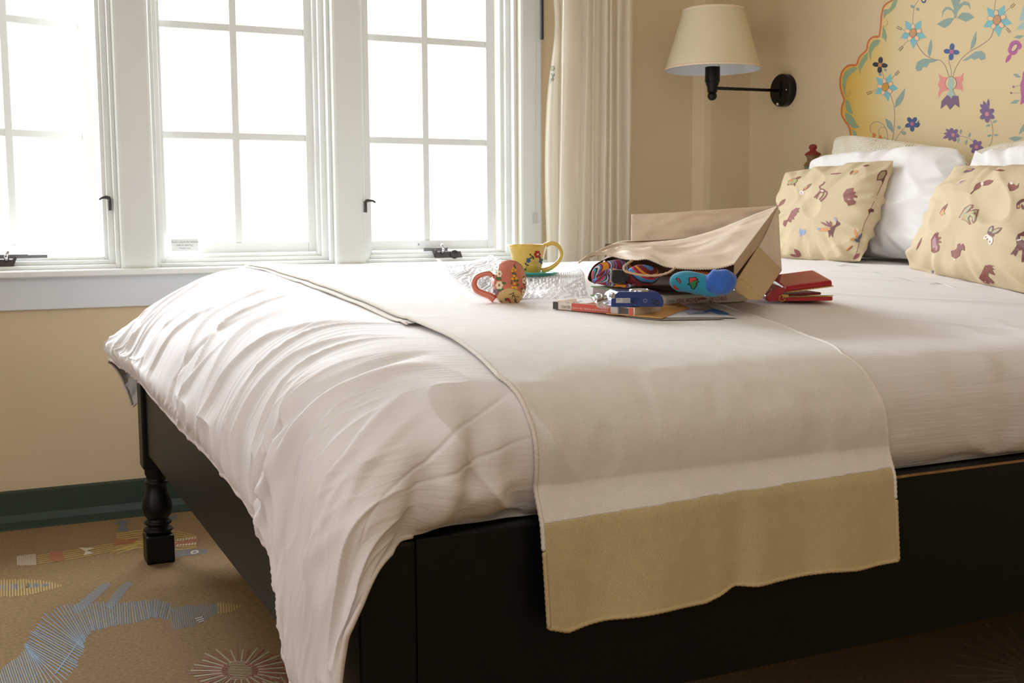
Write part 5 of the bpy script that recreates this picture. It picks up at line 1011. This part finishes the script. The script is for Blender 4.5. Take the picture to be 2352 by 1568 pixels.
br = leaflet('brochure', [(1520, 732), (1694, 728), (1624, 703), (1568, 706)], mat('white_leaflet', (206, 206, 212), .3, coat=.4), 'glossy brochure with a blue corner and sky picture beside the cookbook', 'brochure', .0030, .0010)
g = Marks(bvh(br), .0010, crop(1500, 640, 7.84), 14); g.poly([(950, 490), (1060, 530), (1440, 655), (1180, 650), (1040, 600), (900, 610), (960, 570), (1040, 555), (1070, 545), (990, 520)], '2f6fae'); g.poly([(560, 590), (700, 570), (930, 590), (880, 620), (1000, 640), (640, 655)], 'a8b0c8'); 
for i in range(6): g.line([(600+i*60, 560+i*6), (760+i*50, 548+i*4)], 7, ['9a6a60', '7078b0', 'b08070'][i % 3], 1)
g.line([(730, 572), (960, 545)], 10, '8a5048', 2); g.line([(690, 640), (980, 618)], 8, '6a70a8', 2); g.build('cover_art', br)
# ---- paper bag
bag = empty('paper_bag', tuple(rest(1560, 690))); tag(bag, 'open brown kraft paper shopping bag lying on its side with socks spilling out', 'bag')
def saw(P, n, amp):
    Q = crom(np.array(P, float), np.linspace(0, len(P)-1, n)); Q[::2, 1] += amp; return [tuple(v) for v in Q]
lip = [(1328, 604, 2.04), (1345, 594, 2.07), (1365, 586, 2.09), (1400, 587, 2.09), (1430, 594, 2.06), (1462, 597, 2.02), (1485, 595, 2.01), (1505, 602, 1.99), (1530, 612, 1.97), (1570, 617, 1.95), (1625, 618, 1.94), (1660, 614, 1.93), (1687, 606, 1.93)]
crease = [(1328.5, 603, 2.05), (1350, 590, 2.10), (1421, 555.5, 2.24), (1480, 554.5, 2.27), (1540, 553, 2.28), (1600, 541, 2.29), (1660, 523, 2.30), (1722, 497, 2.31), (1786, 474, 2.33)]
sheet('front_panel', lip, crease, KRAFT, bag, 170, 60, .0042, 2, saw=2.2)
sheet('back_panel', [(1450, 492, 2.50), (1520, 489, 2.46), (1600, 484, 2.42), (1700, 478, 2.37), (1787, 471, 2.335)], [(1448, 590, 2.48), (1560, 600, 2.44), (1700, 600, 2.42), (1795, 622, 2.34)], KRAFT, bag, 60, 40, .0055, 7)
sheet('top_fold', [(1421, 556, 2.24), (1600, 541, 2.29), (1786, 474, 2.33)], [(1449, 556, 2.48), (1600, 545, 2.42), (1787, 472, 2.335)], KRAFT, bag, 30, 12, .001, 9)
sheet('gusset', [(1687, 606, 1.93), (1720, 562, 2.06), (1752, 520, 2.2), (1786, 473, 2.33)], [(1684, 640, 1.97), (1712, 604, 2.07), (1742, 566, 2.16), (1786, 476, 2.335)], mat('kraft_gusset', (190, 160, 126), .6, bump=('noise', 45, .2), mottle=.05), bag, 30, 14, .0015, 4, curved=False)
sheet('side_panel', [(1787, 472, 2.332), (1791, 545, 2.335), (1796, 621, 2.335)], [(1786, 476, 2.33), (1762, 530, 2.24), (1742, 567, 2.162)], KRAFT, bag, 30, 20, .0012, 11)
sheet('bottom_flap', [(1742, 566, 2.158), (1796, 621, 2.33)], [(1684, 655, 1.965), (1748, 688, 1.99)], mat('kraft_flap', (196, 168, 120), .62, bump=('noise', 45, .2), mottle=.04), bag, 30, 30, .0012, 13)
sheet('bottom_flap', [(1684, 655, 1.966), (1690, 668, 1.955), (1705, 677, 1.95), (1719, 688, 1.955)], [(1700, 640, 2.0), (1715, 650, 2.0), (1730, 665, 2.0), (1749, 689, 1.99)], mat('kraft_flap', (196, 168, 120), .62), bag, 40, 10, .001, 15, saw=2)
INN = mat('kraft_inside_shaded', (120, 84, 62), .8, mottle=.06)  # same paper as the bag, its inner shade put into a darker colour
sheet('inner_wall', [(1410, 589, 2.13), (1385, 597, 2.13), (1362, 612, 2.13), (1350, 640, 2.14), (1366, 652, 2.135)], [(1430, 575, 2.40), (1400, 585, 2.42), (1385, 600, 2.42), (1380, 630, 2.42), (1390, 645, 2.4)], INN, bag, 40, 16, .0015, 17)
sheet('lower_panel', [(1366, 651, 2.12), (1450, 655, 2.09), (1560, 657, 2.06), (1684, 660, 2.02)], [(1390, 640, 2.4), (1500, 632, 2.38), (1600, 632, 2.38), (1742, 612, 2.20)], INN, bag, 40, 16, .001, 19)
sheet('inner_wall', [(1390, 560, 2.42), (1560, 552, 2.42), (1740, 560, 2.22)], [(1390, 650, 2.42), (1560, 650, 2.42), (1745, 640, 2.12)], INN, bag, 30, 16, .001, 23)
hd = [(1452, 598, 2.02), (1441, 606, 2.0), (1433, 613, 1.985), (1436, 622, 1.98), (1450, 627, 1.972), (1475, 632, 1.965), (1505, 633, 1.96), (1530, 628, 1.955), (1545, 620, 1.955), (1550, 614, 1.965)]
Q = crom(np.array([tuple(dep(*p)) for p in hd]), np.linspace(0, 9, 120)); MB().tube([tuple(v) for v in Q], [.0022+.00035*math.sin(i*.9) for i in range(120)], 8).build('twisted_handle', mat('paper_cord', (206, 176, 140), .8, mottle=.08, scale=200), bag, smooth=True)
# ---- socks
def blob(name, P, R, m, parent=None, flat_=1.0, seed=0, wr=.0015, n=28):
    P = np.array([tuple(dep(*p)) for p in P]); t = np.linspace(0, len(P)-1, 48); C_ = crom(P, t); rr = np.maximum(crom(np.array(R, float)[:, None], t)[:, 0], .0004); V = []; a = None
    T_ = np.gradient(C_, axis=0); T_ /= np.linalg.norm(T_, axis=1, keepdims=True); upv = np.array(tuple(UP))
    for i in range(48):
        b = np.cross(T_[i], upv); b /= np.linalg.norm(b); a = np.cross(b, T_[i]); an = np.linspace(0, 2*PI, n, endpoint=False)
        V.append(C_[i]+rr[i]*(a*(np.sin(an)*flat_)[:, None]+b*np.cos(an)[:, None]))
    V = np.array(V); I_, J_ = np.meshgrid(np.arange(48), np.arange(n), indexing='ij'); d = V-C_[:, None]; d /= np.maximum(np.linalg.norm(d, axis=2, keepdims=True), 1e-9)
    V = V+d*(wr*np.sin(PI*I_/47)*(vn(I_/5.+seed, np.sin(J_*2*PI/n)*1.5+seed)))[..., None]
    F = [(i*n+k, i*n+(k+1) % n, (i+1)*n+(k+1) % n, (i+1)*n+k) for i in range(47) for k in range(n)]+[tuple(range(n))[::-1], tuple(range(47*n, 48*n))]
    return mk(name, V.reshape(-1, 3), F, m, parent, True)
C7 = ['7a2434', '4a7cc0', '7a2434', 'c03a58', '3aa0a8', '202838', 'd8d0c8', '4a7cc0', '8c2438', 'd8902c']
PAT = ramp_mat('zigzag_knit', [(i/10., c) for i, c in enumerate(C7)], 'wave', 7.5, .9, 4.0)
PAT2 = ramp_mat('angular_knit', [(i/9., c) for i, c in enumerate(['7a2434', '262c40', '4a86c4', '5a96cc', 'c03a50', '8c2838', 'd8902c', '7a2434', '4a86c4'])], 'wave', 5.5, .9, 6.0, direction='Z')
s1 = empty('patterned_sock', tuple(dep(1420, 640, 2.06))); tag(s1, 'folded sock with multicoloured bands at the left of the bag opening', 'sock')
blob('sock_leg', [(1362, 642, 2.09), (1372, 625, 2.09), (1395, 613, 2.08), (1425, 609, 2.07), (1448, 622, 2.07)], [.004, .012, .013, .013, .010], PAT, s1, .8, 1)
blob('sock_foot', [(1362, 646, 2.07), (1395, 640, 2.05), (1425, 645, 2.035), (1450, 650, 2.02)], [.004, .011, .012, .010], PAT, s1, .75, 4)
blob('sock_fold', [(1370, 634, 2.05), (1390, 626, 2.04), (1412, 622, 2.03), (1420, 626, 2.03)], [.002, .0055, .006, .003], PAT, s1, .8, 6)
blob('sock_fold', [(1372, 650, 2.04), (1400, 652, 2.02), (1440, 656, 2.0), (1458, 654, 1.995)], [.002, .006, .006, .002], PAT, s1, .6, 8)
s2 = empty('patterned_sock', tuple(dep(1475, 640, 2.02))); tag(s2, 'maroon and blue patterned sock in the middle of the bag opening', 'sock')
blob('sock_leg', [(1447, 640, 2.02), (1455, 636, 2.01), (1475, 632, 2.01), (1497, 632, 2.02), (1506, 634, 2.03)], [.006, .017, .0185, .016, .006], PAT2, s2, 1.0, 11)
bk = mat('black_knit', (18, 18, 22), .95, bump=('noise', 500, .5), sheen=.4)
s3 = MB(); P = [(1405, 618, 2.0), (1436, 619, 2.0), (1447, 634, 1.99), (1440, 645, 1.985), (1412, 652, 1.985), (1403, 645, 1.99)]
s3.prism([dep(*p) for p in P], FW*.03); o = s3.build('black_sock', bk, auto=True); b2 = o.modifiers.new('b', 'BEVEL'); b2.width = .004; b2.segments = 4; tag(o, 'black folded sock cuff between the patterned socks', 'sock')
s4 = empty('blue_sock', tuple(dep(1620, 655, 1.96))); tag(s4, 'turquoise and blue sock with a red chile pepper at the right of the bag opening', 'sock')
TQ = mat('turquoise_knit', (44, 146, 176), .95, bump=('noise', 400, .5), sheen=.3); BK = mat('royal_blue_knit', (52, 104, 196), .95, bump=('noise', 400, .5), sheen=.3)
leg = blob('sock_leg', [(1549, 648, 1.945), (1556, 647, 1.94), (1580, 647, 1.935), (1610, 653, 1.935), (1640, 659, 1.935), (1655, 660, 1.94)], [.009, .016, .0185, .0185, .017, .012], TQ, s4, 1.0, 21, .001)
blob('sock_cuff', [(1608, 652, 1.935), (1628, 652, 1.928), (1650, 648, 1.924), (1670, 648, 1.93), (1680, 655, 1.94)], [.003, .015, .0195, .0185, .008], BK, s4, 1.05, 23, .004)
blob('sock_cuff', [(1640, 672, 1.93), (1660, 668, 1.93), (1675, 662, 1.94), (1683, 656, 1.95)], [.003, .008, .008, .005], BK, s4, .8, 25, .001)
blob('sock_lining', [(1575, 630, 1.96), (1600, 630, 1.96), (1640, 634, 1.96), (1660, 632, 1.97)], [.003, .008, .008, .003], mat('orange_knit', (206, 110, 48), .95), s4, .8, 27, .001)
g = Marks(bvh(leg), .0006, crop(1500, 640, 7.84), 8)
g.poly([(640, -20), (760, -30), (815, 10), (800, 45), (840, 50), (790, 85), (800, 120), (740, 190), (690, 175), (670, 120), (610, 100), (645, 70)], '14180f'); g.poly([(660, -10), (750, -20), (790, 20), (740, 30), (700, 60), (660, 70)], 'c03028', 1); g.poly([(640, 90), (700, 60), (760, 35), (820, 45), (760, 80), (780, 110), (735, 175), (700, 165), (685, 110)], '1f7a40', 1)
g.poly([(440, -20), (480, 0), (505, 60), (485, 90), (455, 50), (430, 30), (410, 0)], '14180f'); g.poly([(448, -10), (472, 10), (492, 60), (482, 78), (460, 40), (436, 15)], 'c03028', 1); g.poly([(370, 90), (400, 130), (470, 190), (420, 195), (372, 160)], 'c03028')
g.build('chile_motif', s4)
# ---- wallet
wl = empty('zip_wallet', tuple(rest(1830, 698))); tag(wl, 'red patent leather zip wallet standing half open beside the paper bag', 'wallet')
p0 = rest(1800, 699); p1 = rest(1912, 699); Wd = Vector((p1.x-p0.x, p1.y-p0.y, 0)); kd = (p0-CAM).dot(FW)
p1 = dep(1912, 697.5, kd+.012); p0 = dep(1800, 697.5, kd); hd = Vector(((p1-p0).x, (p1-p0).y, 0)).normalized(); Z = Vector((0, 0, 1)); nd = Vector((-hd.y, hd.x, 0)); nd = nd if nd.dot(FW) > 0 else -nd
LW = (p1-p0).length; dp = .098; zb = max(zat(p0.x+hd.x*a+nd.x*b, p0.y+hd.y*a+nd.y*b) for a in (0, LW*.5, LW) for b in (0, .05, .09))+.001; zb = min(zb, p0.z+.004)
O = Vector((p0.x, p0.y, max(zb, p0.z)))
def slab(x0, z0, x1, z1, th, name, m, rnd=.003, y0=0, y1=dp, up=0):
    a = O+hd*x0+Z*z0; d = (O+hd*x1+Z*z1)-a; n = d.cross(nd).normalized(); n = n if n.z > 0 else -n
    return MB().obox(a+nd*y0, d, nd*(y1-y0)+Z*up, n*th, rnd).build(name, m, wl)
slab(-.002, .0005, LW+.001, .0005, .0085, 'lower_leaf', REDL)
slab(.0, .0175, LW, .0285, .0125, 'upper_leaf', REDL, .005, up=.017)
slab(.004, .0095, LW-.022, .0125, .005, 'card_pocket', mat('dark_red_lining', (110, 16, 24), .5), .002, .003)
prs = [(-.002, .001), (.0, .0095), (.0, .0175), (.008, .0275), (-.012, .0255), (-.028, .0205), (-.036, .012), (-.036, .004), (-.030, .001)]
sp_ = MB().prism([O+hd*x+Z*z for x, z in prs], nd*dp+Z*.012).build('folded_spine', REDL, wl); b3 = sp_.modifiers.new('b', 'BEVEL'); b3.width = .004; b3.segments = 3
for x in (-.030, -.022): MB().tube([O+hd*x+Z*(.0205 if x < -.025 else .0235)+nd*t for t in np.linspace(.002, dp-.002, 6)], .0008, 6).build('stitched_ridge', mat('dark_red_lining', (110, 16, 24), .5), wl)
tt = MB()
for (xa, za, xb, zb2) in ((.006, .0185, LW-.001, .0292), (.006, .0075, LW-.001, .0080)):
    for i in range(44):
        f = i/43; c = O+hd*(xa+(xb-xa)*f)+Z*(za+(zb2-za)*f-(.0012 if za > .01 else -.001)); tt.obox(c-nd*.0022, hd*.0010, nd*.0035, Z*.0028)
tt.build('zip_teeth', BRASS, wl)['kind'] = 'stuff'
MB().obox(O+hd*(-.004)-nd*.003+Z*.008, hd*.013, nd*.005, Z*.0065, .0015).build('zip_slider', BRASS, wl)
MB().tube([O+hd*(-.002+.006*math.cos(a)-.003)-nd*.004+Z*(.007+.006*math.sin(a)) for a in np.linspace(0, 2*PI, 20)], .0007, 6).build('zip_ring', BRASS, wl, smooth=True)
print('DONE objects')
